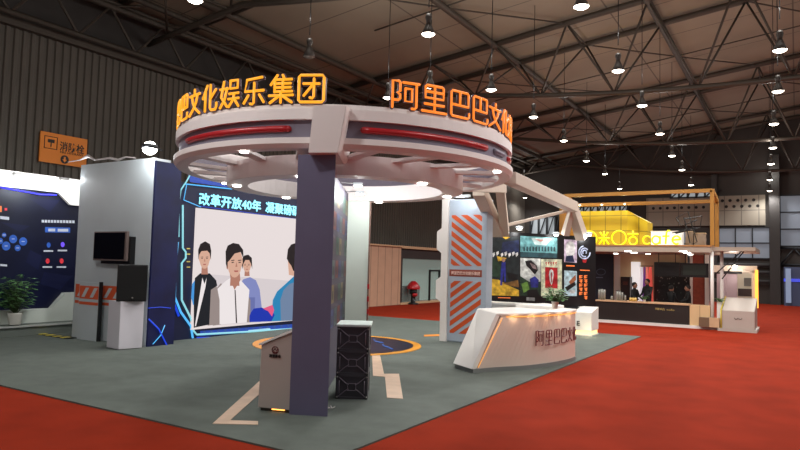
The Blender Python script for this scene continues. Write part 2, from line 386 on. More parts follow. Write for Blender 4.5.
def bar(px0, px1, z0, z1, name, mt, r=.045):
    a0, a1 = ang_of(px0), ang_of(px1)
    pts = [(RC[0]+(RR-.05)*math.cos(a0+(a1-a0)*i/20), RC[1]+(RR-.05)*math.sin(a0+(a1-a0)*i/20), (z0+z1)/2) for i in range(21)]
    mb = MB(); mb.tube(pts, r, 8); mb.ell(pts[0], (r, r, r), 8, 6); mb.ell(pts[-1], (r, r, r), 8, 6); mb.build(name, mt, t)
bar(185.5, 287, 3.77, 3.85, 'red_bar', redbar); bar(364, 489, 3.77, 3.85, 'red_bar', redbar); bar(511, 513.5, 3.77, 3.85, 'red_bar', redbar)
bar(498, 506, 3.77, 3.85, 'grey_slot', bandm)
hub = MB(); HR0, HR1 = 1.72, 2.08
hub.arc(RC, HR0, HR1, 3.30, 3.60, 0, 2*PI, 72); hub.build('inner_ring', ringm, t)
for k in range(18):
    a = 2*PI*k/18+.12; ca, sa = math.cos(a), math.sin(a); b2 = a+.13; cb, sb = math.cos(b2), math.sin(b2)
    mb = MB(); w_ = .09
    A = Vector((RC[0]+2.0*ca, RC[1]+2.0*sa, 0)); B = Vector((RC[0]+2.75*cb, RC[1]+2.75*sb, 0)); n_ = (B-A).normalized().cross(Vector((0, 0, 1)))*w_
    mb.loft([A+n_+Vector((0, 0, 3.53)), A-n_+Vector((0, 0, 3.53)), B-n_+Vector((0, 0, 3.54)), B+n_+Vector((0, 0, 3.54))],
            [A+n_+Vector((0, 0, 3.58)), A-n_+Vector((0, 0, 3.58)), B-n_+Vector((0, 0, 3.59)), B+n_+Vector((0, 0, 3.59))]); mb.build('radial_beam', ringm, t)
# downlights in the inner ring
dl = mat('downlight_face', (255, 250, 240), .4, emit=12)
def downlight(x, y, z, e=25, parent=None, col=(1, .96, .9), r=.055, kind='SPOT', size=150):
    o = MB().lathe((x, y, z), [(r*1.35, 0), (r*1.35, -.02), (r, -.025), (r*.9, -.012), (.001, -.012)], 14).build('downlight', [dl], parent)
    l = D.lights.new('downlight_lamp', kind); l.energy = e; l.color = col; l.shadow_soft_size = .05
    if kind == 'SPOT': l.spot_size = math.radians(size); l.spot_blend = .5
    lo = D.objects.new('downlight_lamp', l); COL.objects.link(lo); lo.location = Vector((x, y, z-.05))-wloc(parent); lo.parent = parent
    return o
for px, z in ((277, 3.3), (389, 3.3)):
    pass
for k in range(6):
    a = 2*PI*k/6-.25; downlight(RC[0]+1.9*math.cos(a), RC[1]+1.9*math.sin(a), 3.30, 9, t)
for k in range(4):
    a = 2*PI*k/4+.1; downlight(RC[0]+2.8*math.cos(a), RC[1]+2.8*math.sin(a), 3.54, 4, t, r=.045)
# ------------------------------------------------------------------ strokes of the sign characters
CH = {
 '阿': [[(.06, 0), (.06, 1), (.28, 1), (.32, .94), (.32, .62), (.22, .56), (.32, .5), (.32, .34), (.26, .28), (.12, .28)], [(.42, .96), (1, .96)], [(.9, .96), (.9, .06), (.84, 0), (.74, 0)], [(.5, .74), (.74, .74), (.74, .26), (.5, .26), (.5, .74)]],
 '里': [[(.14, .94), (.2, 1), (.8, 1), (.86, .94), (.86, .52), (.14, .52), (.14, .94)], [(.14, .76), (.86, .76)], [(.5, 1), (.5, 0)], [(.12, .28), (.88, .28)], [(.02, 0), (.98, 0)]],
 '巴': [[(.1, .46), (.92, .46), (.92, .94), (.86, 1), (.16, 1), (.1, .94), (.1, .06), (.16, 0), (.9, 0), (.96, .06), (.96, .2)], [(.5, .98), (.5, .48)]],
 '文': [[(.5, 1.02), (.5, .82)], [(.04, .8), (.96, .8)], [(.24, .78), (.34, .5), (.55, .26), (.98, 0)], [(.76, .78), (.66, .5), (.45, .26), (.02, 0)]],
 '化': [[(.34, 1), (.04, .52)], [(.22, .78), (.22, 0)], [(.56, 1), (.56, .1), (.64, 0), (.92, 0), (.98, .1), (.98, .24)], [(.92, .78), (.56, .44)]],
 '娱': [[(.2, 1), (.06, .4), (.2, .26), (.4, .02)], [(.38, .74), (.26, .3), (.02, 0)], [(0, .72), (.42, .72)], [(.56, 1), (.94, 1), (.94, .7), (.56, .7), (.56, 1)], [(.52, .5), (.98, .5)], [(.48, .3), (1, .3)], [(.76, .5), (.74, .28), (.5, 0)], [(.78, .28), (1, 0)]],
 '乐': [[(.88, 1), (.2, .94), (.12, .5), (.96, .5)], [(.54, .8), (.54, .04), (.46, 0), (.38, .02)], [(.28, .34), (.08, .06)], [(.78, .34), (.98, .06)]],
 '集': [[(.34, 1.02), (.08, .68)], [(.24, .86), (.24, .4)], [(.56, 1.02), (.62, .9)], [(.24, .86), (.92, .86)], [(.24, .71), (.88, .71)], [(.24, .56), (.88, .56)], [(.24, .41), (.94, .41)], [(.57, .86), (.57, .41)], [(.02, .27), (.98, .27)], [(.5, .4), (.5, 0)], [(.42, .24), (.06, 0)], [(.58, .24), (.94, 0)]],
 '团': [[(.02, .92), (.08, 1), (.92, 1), (.98, .92), (.98, .08), (.92, 0), (.08, 0), (.02, .08), (.02, .92)], [(.2, .68), (.8, .68)], [(.6, .86), (.6, .2), (.54, .14), (.46, .16)], [(.57, .66), (.22, .24)]],
}
def rnd(pts, k=2):
    return pts
def sign_arc(name, label, chars, c, R, a0, step, z, h, wd, mt, mtb, r, back=.035):
    root = thing(name, label, 'sign', (c[0]+R*math.cos(a0), c[1]+R*math.sin(a0), z))
    for i, ch in enumerate(chars):
        a = a0+step*i
        for nm, mm_, rad, off in (('glowing_character', mt, r, 0), ('character_back', mtb, r*1.7, -back)):
            mb = MB()
            for st in CH[ch]:
                pts = []
                for (u, v) in st:
                    s_ = (u-.5)*wd; aa = a+s_/R
                    pts.append((c[0]+(R+off)*math.cos(aa), c[1]+(R+off)*math.sin(aa), z+v*h))
                mb.tube(pts, rad, 6)
                for q in (pts[0], pts[-1]): mb.ell(q, (rad, rad, rad), 6, 4)
            last = mb.build(nm, mm_, root if nm[0] == 'g' else last)
    return root
neon = mat('orange_neon', (120, 50, 10), .4, emit=1.05, ecol=(255, 136, 44))
neonb = mat('violet_letter_return', (96, 76, 92), .5)
neony = mat('amber_neon', (120, 70, 10), .4, emit=1.1, ecol=(255, 170, 40))
aR0, aR1 = ang_of(405), ang_of(460.5); stepR = (aR1-aR0)/2
aL9, aL6 = ang_of(309.5), ang_of(226.5); stepL = (aL9-aL6)/3
print('steps', stepR, stepL, 'w', stepR*RR, stepL*RR, aR0, aL9)
TXT = '阿里巴巴文化娱乐集团'
sign_arc('neon_sign', 'right row of glowing orange Chinese characters on the canopy rim', TXT[:9], RC, RR-.02, aR0, stepR, 4.16, .37, .42, neon, neonb, .019)
sign_arc('neon_sign', 'left row of glowing amber Chinese characters on the canopy rim', TXT, RC, RR-.02, aL9-9*stepL, stepL, 4.17, .37, .36, neony, neonb, .020)
sb = MB(); sb.arc(RC, RR-.09, RR-.05, 4.08, 4.15, 0, 2*PI, 72); sb.build('sign_rail', ringm, ring)
# ------------------------------------------------------------------ pillar (radial fin) and white slab
t = thing('pillar', 'tall dark violet pillar carrying the front of the round canopy', 'pillar', (-5.48, 6.9, 0))
A, B, C_, E_ = tuple(G(289, 416))[:2], tuple(G(327.5, 418.3))[:2], LD(-1.0, 9.6), LD(-1.40, 9.6)
MB().prism([A, B, C_, E_], .02, 3.44).build('shaft', purple, t)
# white cap rising over the fascia
def PD(px, py, dep): d = fw*F+CR*(px-400)+CU*(225-py); return CP+d*(dep/F)
back = fw.copy(); back.z = 0; back.normalize(); bk = back*1.0
c4 = [PD(308.5, 152.5, 8.33), PD(337.5, 152.5, 8.33), PD(337.5, 152.5, 8.33)+bk, PD(308.5, 152.5, 8.33)+bk]
d4 = [PD(313.5, 105.5, 8.36), PD(346, 105.5, 8.36), PD(346, 105.5, 8.36)+bk, PD(313.5, 105.5, 8.36)+bk]
MB().loft(c4, d4).build('cap', ringm, t)
MB().loft([PD(338, 152.5, 8.34), PD(342, 150, 8.5), PD(342, 150, 8.5)+bk, PD(338, 152.5, 8.34)+bk], [PD(346.5, 106, 8.38), PD(350, 107, 8.5), PD(350, 107, 8.5)+bk, PD(346.5, 106, 8.38)+bk]).build('cap_flank', ringm, t)
t = thing('picture_wall', 'narrow wall of coloured posters and panels running back behind the pillar', 'display wall', (*LD(-1.2, 11.4), 0))
Wp = [LD(-1.07, 9.62), LD(-1.07, 13.0), LD(-1.3, 13.0), LD(-1.3, 9.62)]
MB().prism(Wp, .02, 3.42).build('wall_core', mat('dim_violet_core', (70, 66, 84), .6), t)
o = LD(-1.07, 9.62); o2 = LD(-1.07, 13.0); PW = Plane((o[0], o[1], 0), (o2[0]-o[0], o2[1]-o[1], 0))
cols = [(110, 40, 36), (36, 84, 66), (40, 56, 110), (120, 108, 70), (70, 96, 96), (60, 40, 60)]
its = []
rr = random.Random(3)
for i in range(6):
    for j in range(6):
        a0 = .08+i*.55; b0 = .95+j*.4
        its.append((mat('poster_col_%d' % ((i*2+j) % 6), cols[(i*2+j) % 6], .5), rect(a0, b0, a0+.42, b0+.3), 0))
        its.append((mat('poster_dim', (40, 44, 52), .5), rect(a0+.1, b0+.06, a0+.26, b0+.2), 1))
graphic('posters', PW, its, t, px=False)
t = thing('white_slab', 'tall mint white upright panel with brown edge at the end of the picture wall', 'panel', (*LD(-.84, 13.1), 0))
MB().prism([LD(-1.07, 13.02), LD(-.63, 13.02), LD(-.63, 13.22), LD(-1.07, 13.22)], .02, 3.28).build('board', mint_w, t)
eb = MB(); eb.prism([LD(-.63, 13.0), LD(-.605, 13.0), LD(-.605, 13.24), LD(-.63, 13.24)], .02, 3.28); eb.build('edge_strip', mat('brown_edge', (120, 90, 76), .5), t)
for z in (1.0, 1.25, 1.5): MB().prism([LD(-.63, 12.98), LD(-.59, 12.98), LD(-.59, 13.02), LD(-.63, 13.02)], z, z+.1).build('red_tab', redbar, t)
# picture lights on arms
for k, (px, py, dep) in enumerate(((357, 171, 9.9), (358, 186, 11.2), (360, 194, 12.2))):
    d = fw*F+CR*(px-400)+CU*(225-py); p = CP+d*(dep/F)
    lt = thing('arm_spotlight', ['nearest', 'middle', 'farthest'][k]+' of three small arm spotlights shining on the picture wall', 'spotlight', p, 'arm spotlights over the picture wall')
    wx, wy = LD(-1.08, dep)
    MB().tube([(wx, wy, p.z+.05), (p.x, p.y, p.z+.05)], .012, 6).build('arm', chrome, lt)
    MB().box((p.x, p.y, p.z+.03), (.16, .1, .05), PHI).build('head', cool_w, lt)
    MB().box((p.x, p.y, p.z), (.15, .09, .012), PHI).build('lens', mat('spot_lens', (255, 252, 240), .4, emit=14), lt)
    l = D.lights.new('arm_lamp', 'POINT'); l.energy = 26; l.shadow_soft_size = .06; lo = D.objects.new('arm_lamp', l); COL.objects.link(lo); lo.parent = lt; lo.location = (0, 0, -.06)
# lectern at the pillar
LY = lambda x: 6.45+(x+6.15)*.57
t = thing('lectern', 'slim greyish lectern with slanted top and round logo left of the pillar', 'lectern', (-5.95, 6.6, 0))
lec = mat('lectern_grey', (176, 164, 158), .5)
a = G(257.5, 412); b = G(289.5, 415); u_ = (b-a).normalized(); n_ = Vector((-u_.y, u_.x, 0))
def lp(s, d, z): q = a+u_*s+n_*d; return (q.x, q.y, z)
W_ = (b-a).length+.05
fa = MB(); fa.extr([lp(0, 0, .06), lp(W_, 0, .06), lp(W_, 0, 1.10), lp(.02, 0, .88)], n_*.45); fa.build('body', lec, t, bevel=.008)
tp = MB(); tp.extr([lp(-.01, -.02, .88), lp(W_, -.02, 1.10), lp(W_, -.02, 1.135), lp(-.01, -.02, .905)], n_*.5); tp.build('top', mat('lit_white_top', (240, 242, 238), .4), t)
bs_ = MB(); bs_.extr([lp(.03, .03, .02), lp(W_, .03, .02), lp(W_, .03, .06), lp(.03, .03, .06)], n_*.38); bs_.build('base', mat('lectern_base', (60, 54, 50), .6), t)
gl = MB(); gl.extr([lp(.2, .01, .045), lp(.38, .01, .045), lp(.38, .01, .065), lp(.2, .01, .065)], n_*.02); gl.build('glow_strip', mat('warm_glow', (255, 170, 80), .4, emit=3), t)
LP = Plane(lp(0, -.001, 0), u_)
lg = MB(); darkred = mat('logo_maroon', (92, 22, 34), .5)
cc = (.225, .83); lg.tube([LP.at(cc[0]+.046*math.cos(q), cc[1]+.046*math.sin(q), .003) for q in [2*PI*i/20 for i in range(20)]], .006, 5, closed=True)
lg.tube([LP.at(cc[0]-.03, cc[1]-.012, .003), LP.at(cc[0], cc[1]+.02, .003), LP.at(cc[0]+.02, cc[1]-.01, .003), LP.at(cc[0]+.035, cc[1]+.015, .003)], .006, 5)
lg.tube([LP.at(cc[0]-.03, cc[1]-.025, .003), LP.at(cc[0]+.03, cc[1]-.03, .003)], .006, 5); lg.build('logo', darkred, t)
text('logo_text', '阿里影业', LP.at(.145, .735, .002), LP.u, (0, 0, 1), .045, mat('logo_black', (30, 20, 24), .5), t, width=.165, bold=.001)
# stacked LED cabinets
cabm = mat('cabinet_black', (62, 60, 66), .5); cabr = mat('cabinet_rib', (120, 112, 122), .45, metal=.3)
def cabinet():
    t = thing('led_cabinet', 'x', 'equipment cabinet', (0, 0, 0), 'equipment cabinets stacked behind the pillar')
    Wc, Dc, Hc = .47, .62, .35; e = .03
    MB().mm((-Wc/2+e, .02, e), (Wc/2-e, Dc, Hc-e)).build('core', cabm, t)
    f = MB()
    for x in (-Wc/2, Wc/2-e): f.mm((x, 0, 0), (x+e, .05, Hc)); f.mm((x, Dc-.05, 0), (x+e, Dc, Hc)); f.mm((x, 0, 0), (x+e, Dc, e)); f.mm((x, 0, Hc-e), (x+e, Dc, Hc)); f.mm((x+.008, .02, e), (x+e-.008, Dc-.02, Hc-e))
    for z in (0, Hc-e): f.mm((-Wc/2, 0, z), (Wc/2, .05, z+e)); f.mm((-Wc/2, Dc-.05, z), (Wc/2, Dc, z+e))
    f.build('frame', cabm, t)
    r = MB()
    for sx in (-1, 1):
        for sz in (-1, 1): r.tube([(sx*.2, .012, Hc/2+sz*.145), (sx*.10, .008, Hc/2+sz*.06), (sx*.05, .006, Hc/2+sz*.03)], .009, 5)
    r.tube([(-.06, .006, Hc/2+.05), (.06, .006, Hc/2+.05), (.06, .006, Hc/2-.05), (-.06, .006, Hc/2-.05)], .008, 5, closed=True); r.build('cross_ribs', cabr, t)
    for sx in (-1, 1):
        h = MB(); h.tube([(sx*.185, -.002, Hc/2-.09), (sx*.185, -.02, Hc/2-.06), (sx*.185, -.02, Hc/2+.06), (sx*.185, -.002, Hc/2+.09)], .008, 6); h.build('handle', cabr, t)
    for sx in (-1, 1):
        for sz in (.03, Hc-.03): MB().ell((sx*.215, -.004, sz), (.014, .014, .014), 8, 6).build('latch', chrome, t)
    return t
cb0 = cabinet(); cc_ = LD(-.65, 9.52)
for k, lb in enumerate(('bottom black equipment cabinet of the stack behind the pillar', 'middle black equipment cabinet of the stack of three', 'top black equipment cabinet of the stack, under a white lid')):
    o = cb0 if k == 0 else copy_tree(cb0)
    o.location = (cc_[0], cc_[1], .02+k*.351); o.rotation_euler = (0, 0, PHI); o['label'] = lb
tz = .02+3*.351
lid = MB(); lid.prism([LD(-.90, 9.5), LD(-.39, 9.5), LD(-.39, 10.2), LD(-.90, 10.2)], tz, tz+.035); tag(lid.build('stack_lid', mat('lid_white', (206, 220, 214), .5), bevel=.006), 'white flat lid lying on top of the cabinet stack', 'tray')  # pale lid closing the cabinet stack
sc_ = MB(); q = G(330, 409, .02)
for k in range(5): a = k*1.3; sc_.tube([(q.x+.02*math.cos(a), q.y+.03*math.sin(a), .028), (q.x+.07*math.cos(a+.8), q.y+.07*math.sin(a+.8), .05)], .007, 4)
tag(sc_.build('cable_scrap', white), 'small white cable scrap lying on the carpet by the pillar foot', 'cable')
# ------------------------------------------------------------------ screen wall block at the left
grw = mat('grey_white_wall', (196, 204, 208), .5, noise=.04, nscale=1)
t = blk = thing('display_block', 'tall grey white wall block with a blue side and orange striped front', 'wall block', (-14, 10, 0))
MB().mm((-15.36, 9.4, .02), (-12.5, 9.85, 4.32)).build('front_wall', grw, t)
MB().mm((-15.3, 9.85, .02), (-12.62, 10.1, 4.2)).build('wall_core', mat('dim_violet_core', (70, 66, 84), .6), t)
blue = mat('blue_graphic', (14, 20, 58), .4, emit=.03, ecol=(30, 50, 190), noise=.6, nscale=1.3)
MB().mm((-12.5, 9.41, .02), (-12.44, 10.12, 4.25)).build('blue_side', blue, t)
MB().mm((-13.2, 10.1, .02), (-12.96, 16.3, 3.92)).build('screen_wall', mat('navy_panel', (16, 22, 52), .4, emit=.05, ecol=(20, 40, 120)), t)
OR = mat('orange_red_vinyl', (222, 92, 50), .5)
PY = Plane((0, 9.4, 0), (1, 0, 0))
its = [(OR, [(-15.3, 1.0), (-13.6, 1.0), (-13.6, 1.33), (-15.3, 1.33)], 0), (OR, [(-15.3, .86), (-13.75, .86), (-13.75, .93), (-15.3, .93)], 0)]
for k in range(5): x = -15.22+k*.36; its.append((grw, [(x, 1.04), (x+.13, 1.04), (x+.33, 1.28), (x+.2, 1.28)], 1))
graphic('stripe_graphic', PY, its, t, px=False)
# cyan light lines
cy = mat('cyan_led', (20, 60, 80), .4, emit=1.0, ecol=(90, 190, 255)); cyw = mat('pale_cyan_led', (60, 90, 100), .4, emit=1.0, ecol=(140, 210, 220)); bl = mat('blue_led', (10, 20, 80), .4, emit=1.0, ecol=(30, 70, 220))
PX = Plane((-12.96, 0, 0), (0, 1, 0))
def led(pl, pts, r, mt, nm='light_line', par=None): return MB().tube([pl.hit(*p, .03) for p in pts], r, 6).build(nm, mt, par or blk)
led(PX, [(197, 160), (186, 181), (180, 190), (178, 204), (178, 237)], 0.01925, cyw)
led(PX, [(184, 184), (231, 189)], 0.0165, cy); led(PX, [(183, 200), (200, 207)], 0.011, cy); led(PX, [(186, 184), (183, 200)], 0.011, cy)
led(PX, [(182, 205), (182, 248), (185, 252), (185, 258), (181, 263), (181, 300), (190, 318), (193, 331), (196, 334.5), (250, 331.5), (302, 328)], 0.02475, cyw)
led(PX, [(177, 242), (175, 262), (174, 297), (180, 312), (190, 326), (192, 338)], 0.0275, cy)
led(PX, [(172.5, 200), (172, 300), (178, 316)], 0.0275, bl)
led(PX, [(200, 206.3), (250, 213), (303, 220)], 0.0066, bl)
led(PX, [(196, 337.5), (230, 337), (300, 331)], 0.0165, bl)
PB = Plane((-12.44, 0, 0), (0, 1, 0))
led(PB, [(148, 319), (158, 329), (166, 345)], 0.0165, bl); led(PB, [(147, 308), (160, 307), (170, 308)], 0.00825, bl); led(PB, [(152, 344), (160, 335), (164, 325)], 0.011, cy)
its = []
nb = mat('navy_mid', (34, 60, 140), .4, emit=.3, ecol=(40, 90, 220))
its.append((nb, [(200, 331), (300, 323.5), (300, 329), (200, 336)], 0))
for k in range(14): x = 203+k*7; yb = 334-(x-200)*.075; its.append((mat('pale_blue_glint', (60, 90, 150), .4, emit=.25), [(x, yb-2.5), (x+2.5, yb-2.8), (x+2, yb-1), (x+.5, yb-.6)], 1))
for k in range(4): its.append((mat('gold_glint', (200, 180, 90), .4, emit=.3), rect(186.5, 248+k*5.5+(k > 1)*2, 190, 249.2+k*5.5+(k > 1)*2), 1))
its.append((nb, [(241, 329.5), (256, 328.5), (256, 333), (241, 334)], 2)); its.append((mat('pale_panel', (150, 190, 210), .4, emit=.5), [(248, 330), (270, 328), (270, 331), (248, 333)], 3))
its.append((nb, [(186, 166), (192, 172), (232, 188), (190, 182)], 0))
graphic('tech_graphic', PX, its, blk)
hd = mat('header_cyan', (150, 230, 245), .4, emit=.95, ecol=(120, 215, 240))
p0 = PX.hit(198, 205, .01); p1 = PX.hit(260, 210.5, .01)
u_h = Vector((0, 1, 0))
zt = 3.40
text('header_text', '改革开放40年', (-12.945, PX.hit(198, 200).y, 3.44), u_h, (0, 0, 1), .33, hd, blk, width=PX.hit(260, 200).y-PX.hit(198, 200).y, thick=.011)
text('header_text', '凝聚磅礴力量', (-12.945, PX.hit(265, 205).y, 3.44), u_h, (0, 0, 1), .33, hd, blk, width=2.25, thick=.011)
# LED display with its picture
t = thing('led_screen', 'big bright video wall showing four people against a pale backdrop', 'screen', (-12.9, 13, .25))
MB().mm((-12.95, 11.02, .25), (-12.90, 15.6, 3.32)).build('screen_panel', mat('screen_pale', (20, 20, 20), .5, emit=1.0, ecol=(230, 219, 218), spec=.1), t)
PS = Plane((-12.90, 0, 0), (0, 1, 0))
def em(name, c, e=.75): return mat('screen_'+name, (12, 12, 12), .6, emit=1.0, spec=.1, ecol=c)
skin = em('skin', (214, 168, 146)); skins = em('skin_shade', (176, 122, 104)); hair = em('hair', (34, 26, 28), .5); blk_ = em('black', (28, 30, 36), .5); wht = em('white', (236, 228, 228), .85)
gry = em('grey', (150, 136, 132)); lav = em('lavender', (128, 136, 190)); tea = em('teal', (40, 130, 180)); den = em('denim', (110, 130, 160)); rblue = em('royal', (26, 52, 170)); pnk = em('pink', (226, 90, 130)); cyj = em('cyan_sleeve', (70, 150, 220))
drk = em('line', (60, 50, 52), .5); lip = em('lip', (170, 90, 84)); pal = em('pale2', (214, 204, 206), .7)
def S(pts, ox=170, oy=220, k=3.75): return [(ox+x/k, oy+y/k) for x, y in pts]   # from the enlarged crop
its = []
def add(mt, pts, l): its.append((mt, S(pts), l))
def face(cx, cy, rx, ry, l, hairpts, turn=0):
    add(skins, [(cx-rx*.45, cy+ry*.5), (cx+rx*.5, cy+ry*.5), (cx+rx*.6, cy+ry*1.55), (cx-rx*.55, cy+ry*1.55)], l)
    add(skin, [(cx+rx*math.cos(a)*(1 if math.sin(a) < .2 else .86), cy+ry*math.sin(a)) for a in [2*PI*i/20 for i in range(20)]], l+1)
    for sx in (-1, 1):
        ex = cx+sx*rx*.42+turn; add(drk, [(ex-rx*.2, cy-ry*.12), (ex+rx*.2, cy-ry*.14), (ex+rx*.2, cy-ry*.20), (ex-rx*.2, cy-ry*.18)], l+2)
        add(hair, [(ex-rx*.15, cy+ry*.02), (ex+rx*.15, cy), (ex+rx*.12, cy-ry*.06), (ex-rx*.12, cy-ry*.05)], l+2)
    add(skins, [(cx+turn-rx*.1, cy+ry*.28), (cx+turn+rx*.14, cy+ry*.28), (cx+turn+rx*.04, cy-ry*.05)], l+2)
    add(lip, [(cx+turn-rx*.28, cy+ry*.52), (cx+turn+rx*.28, cy+ry*.52), (cx+turn+rx*.18, cy+ry*.62), (cx+turn-rx*.18, cy+ry*.62)], l+2)
    add(hair, hairpts, l+3)
# backdrop tones
add(pal, [(110, 200), (470, 230), (468, 376), (100, 398)], .3)
# woman at the back
add(lav, [(262, 240), (275, 222), (300, 214), (322, 226), (336, 260), (344, 330), (340, 382), (262, 384)], 1)
face(288, 170, 17, 26, 2, [(270, 185), (268, 150), (278, 133), (293, 130), (306, 142), (308, 185), (303, 165), (296, 150), (282, 150), (274, 165)])
add(em('lav2', (104, 112, 168)), [(296, 290), (318, 290), (316, 382), (300, 383)], 6)
# man at the left, dark jacket
add(cyj, [(82, 240), (95, 222), (100, 300), (86, 320), (78, 290)], 7); add(gry, [(150, 250), (170, 240), (178, 262), (172, 392), (140, 396)], 7)
add(blk_, [(92, 218), (112, 200), (148, 200), (172, 226), (176, 246), (152, 262), (146, 392), (88, 404), (88, 300)], 8)
add(wht, [(120, 216), (128, 240), (136, 216), (132, 250), (96, 398), (92, 398)], 9)
face(128, 145, 22, 38, 9.5, [(105, 150), (104, 112), (112, 90), (130, 80), (148, 90), (153, 115), (151, 150), (147, 125), (138, 115), (116, 117), (108, 130)])
# centre man, white vest
add(gry, [(168, 262), (190, 236), (200, 260), (190, 392), (158, 396)], 13); add(gry, [(282, 262), (268, 236), (262, 380), (300, 384), (300, 300)], 13)
add(wht, [(176, 258), (208, 228), (232, 212), (264, 226), (296, 262), (292, 310), (286, 384), (184, 391), (184, 300)], 14)
add(skins, [(222, 200), (260, 200), (262, 226), (240, 262), (226, 228)], 14.5); add(drk, [(240, 262), (244, 262), (250, 386), (245, 386)], 15)
face(240, 160, 31, 56, 15.2, [(207, 165), (206, 118), (214, 96), (234, 86), (256, 90), (272, 112), (274, 150), (268, 132), (262, 120), (240, 126), (222, 150), (214, 158), (213, 182)], turn=6)
add(skins, [(208, 160), (214, 160), (215, 186), (210, 182)], 17)
# man at the right seen from behind, blue
add(tea, [(384, 300), (400, 268), (440, 232), (468, 206), (470, 376), (378, 380)], 13)
add(den, [(424, 262), (446, 240), (468, 232), (469, 376), (414, 378), (412, 300)], 14)
add(skin, [(440, 150), (468, 150), (468, 210), (444, 206)], 15); add(hair, [(436, 145), (440, 110), (452, 92), (470, 86), (470, 196), (460, 190), (452, 170), (444, 160)], 16)
add(rblue, [(300, 348), (312, 332), (340, 328), (380, 340), (390, 356), (378, 380), (296, 382), (296, 360)], 18); add(pnk, [(346, 332), (382, 318), (388, 338), (380, 362), (366, 342)], 19)
graphic('displayed_picture', PS, its, t, base=.002, step=.0012)
# TV on the wall
t = thing('television', 'small black flat television mounted on the grey wall', 'television', (-13.98, 9.3, 1.9))
MB().mm((-14.35, 9.2, 1.93), (-13.09, 9.27, 2.62)).build('bezel', mat('tv_bezel', (120, 104, 100), .4), t, bevel=.01)
MB().mm((-14.31, 9.19, 1.97), (-13.15, 9.205, 2.59)).build('panel', mat('tv_glass', (10, 9, 12), .15), t)
MB().mm((-14.13, 9.27, 1.86), (-13.03, 9.4, 2.5)).build('bracket', black, t)
# board standing in front
t = thing('board_panel', 'narrow pale board with a dark edge propped against the grey wall', 'board', (-14.5, 9.2, 0))
MB().mm((-14.85, 9.22, .02), (-14.05, 9.27, 1.40)).build('board', grw, t); MB().mm((-14.05, 9.21, .02), (-14.0, 9.28, 1.42)).build('dark_edge', black, t)
its = [(OR, [(-14.83, 1.0), (-14.07, 1.0), (-14.07, 1.31), (-14.83, 1.31)], 0), (OR, [(-14.83, .86), (-14.07, .86), (-14.07, .93), (-14.83, .93)], 0)]
for k in range(2): x = -14.75+k*.34; its.append((grw, [(x, 1.04), (x+.13, 1.04), (x+.3, 1.27), (x+.17, 1.27)], 1))
graphic('stripe_graphic', Plane((0, 9.22, 0), (1, 0, 0)), its, t, px=False)
# pedestal + loudspeaker
t = thing('speaker_pedestal', 'white square pedestal under the black loudspeaker', 'pedestal', (-12.85, 8.95, .02))
MB().box((-12.66, 8.98, .545), (.54, .54, 1.03), -.14).build('body', mat('pedestal_white', (216, 212, 220), .5), t, bevel=.01)
MB().box((-12.66, 8.98, .025), (.48, .48, .02), -.14).build('foot', mat('pedestal_foot', (90, 90, 96), .5), t)
t = thing('loudspeaker', 'black loudspeaker box standing on the white pedestal', 'loudspeaker', (-12.62, 8.98, 1.06))
RS = math.radians(52)
def sp(x, y, z): return (-12.5+x*math.cos(RS)-y*math.sin(RS), 8.99+x*math.sin(RS)+y*math.cos(RS), z)
q4 = [(-.31, -.22), (.31, -.22), (.2, .2), (-.2, .2)]
MB().loft([sp(x, y, 1.06) for x, y in q4], [sp(x, y, 1.86) for x, y in q4]).build('cabinet', black, t, bevel=.015)
g4 = [(-.28, -.235), (.28, -.235), (.28, -.21), (-.28, -.21)]
gr = MB().loft([sp(x, y, 1.09) for x, y in g4], [sp(x, y, 1.83) for x, y in g4]).build('grille', mat('grille_black', (9, 9, 11), .8), t)
MB().ell(sp(0.02, -.24, 1.14), (.022, .022, .022), 8, 6).build('badge', chrome, gr)
# floodlights on walls
def flood(p, label, e, r=.1, tgt=None):
    t = thing('floodlight', label, 'floodlight', p)
    MB().lathe(p, [(.001, .1), (r, .08), (r*1.1, 0), (r*.95, -.02)], 14).build('housing', black, t)
    MB().ell(p, (r*.95, r*.95, r*.9), 12, 8).build('lens', mat('flood_lens', (255, 255, 245), .3, emit=25), t)
    MB().tube([Vector(p)+Vector((0, .02, .05)), Vector(p)+Vector((0, .35, .0))], .02, 6).build('arm', black, t)
    l = D.lights.new('flood_lamp', 'POINT'); l.energy = e; l.shadow_soft_size = .1; l.color = (.92, .97, 1)
    lo = D.objects.new('flood_lamp', l); COL.objects.link(lo); lo.parent = t; lo.location = (.05, -.16, -.05)
flood((-12.42, 9.2, 4.50), 'glaring white floodlight at the top corner of the grey wall block', 70, .17)  # oversized glowing lens stands in for the flare around the lamp
flood((-15.45, 9.6, 4.0), 'small bright floodlight between the white header and the grey wall block', 40, .09)
tpw = MB(); PTW = Plane((0, 9.6, 0), (1, 0, 0))
tpw.tube([PTW.hit(*p) for p in [(68, 162), (80, 160), (88, 156), (95, 160), (110, 158), (118, 160), (126, 157), (136, 158)]], [.01, .02, .045, .02, .03, .03, .02, .01], 6)
tag(tpw.build('plastic_film', mat('film', (190, 180, 178), .3)), 'crumpled pale plastic film lying on top of the grey wall block', 'plastic film')
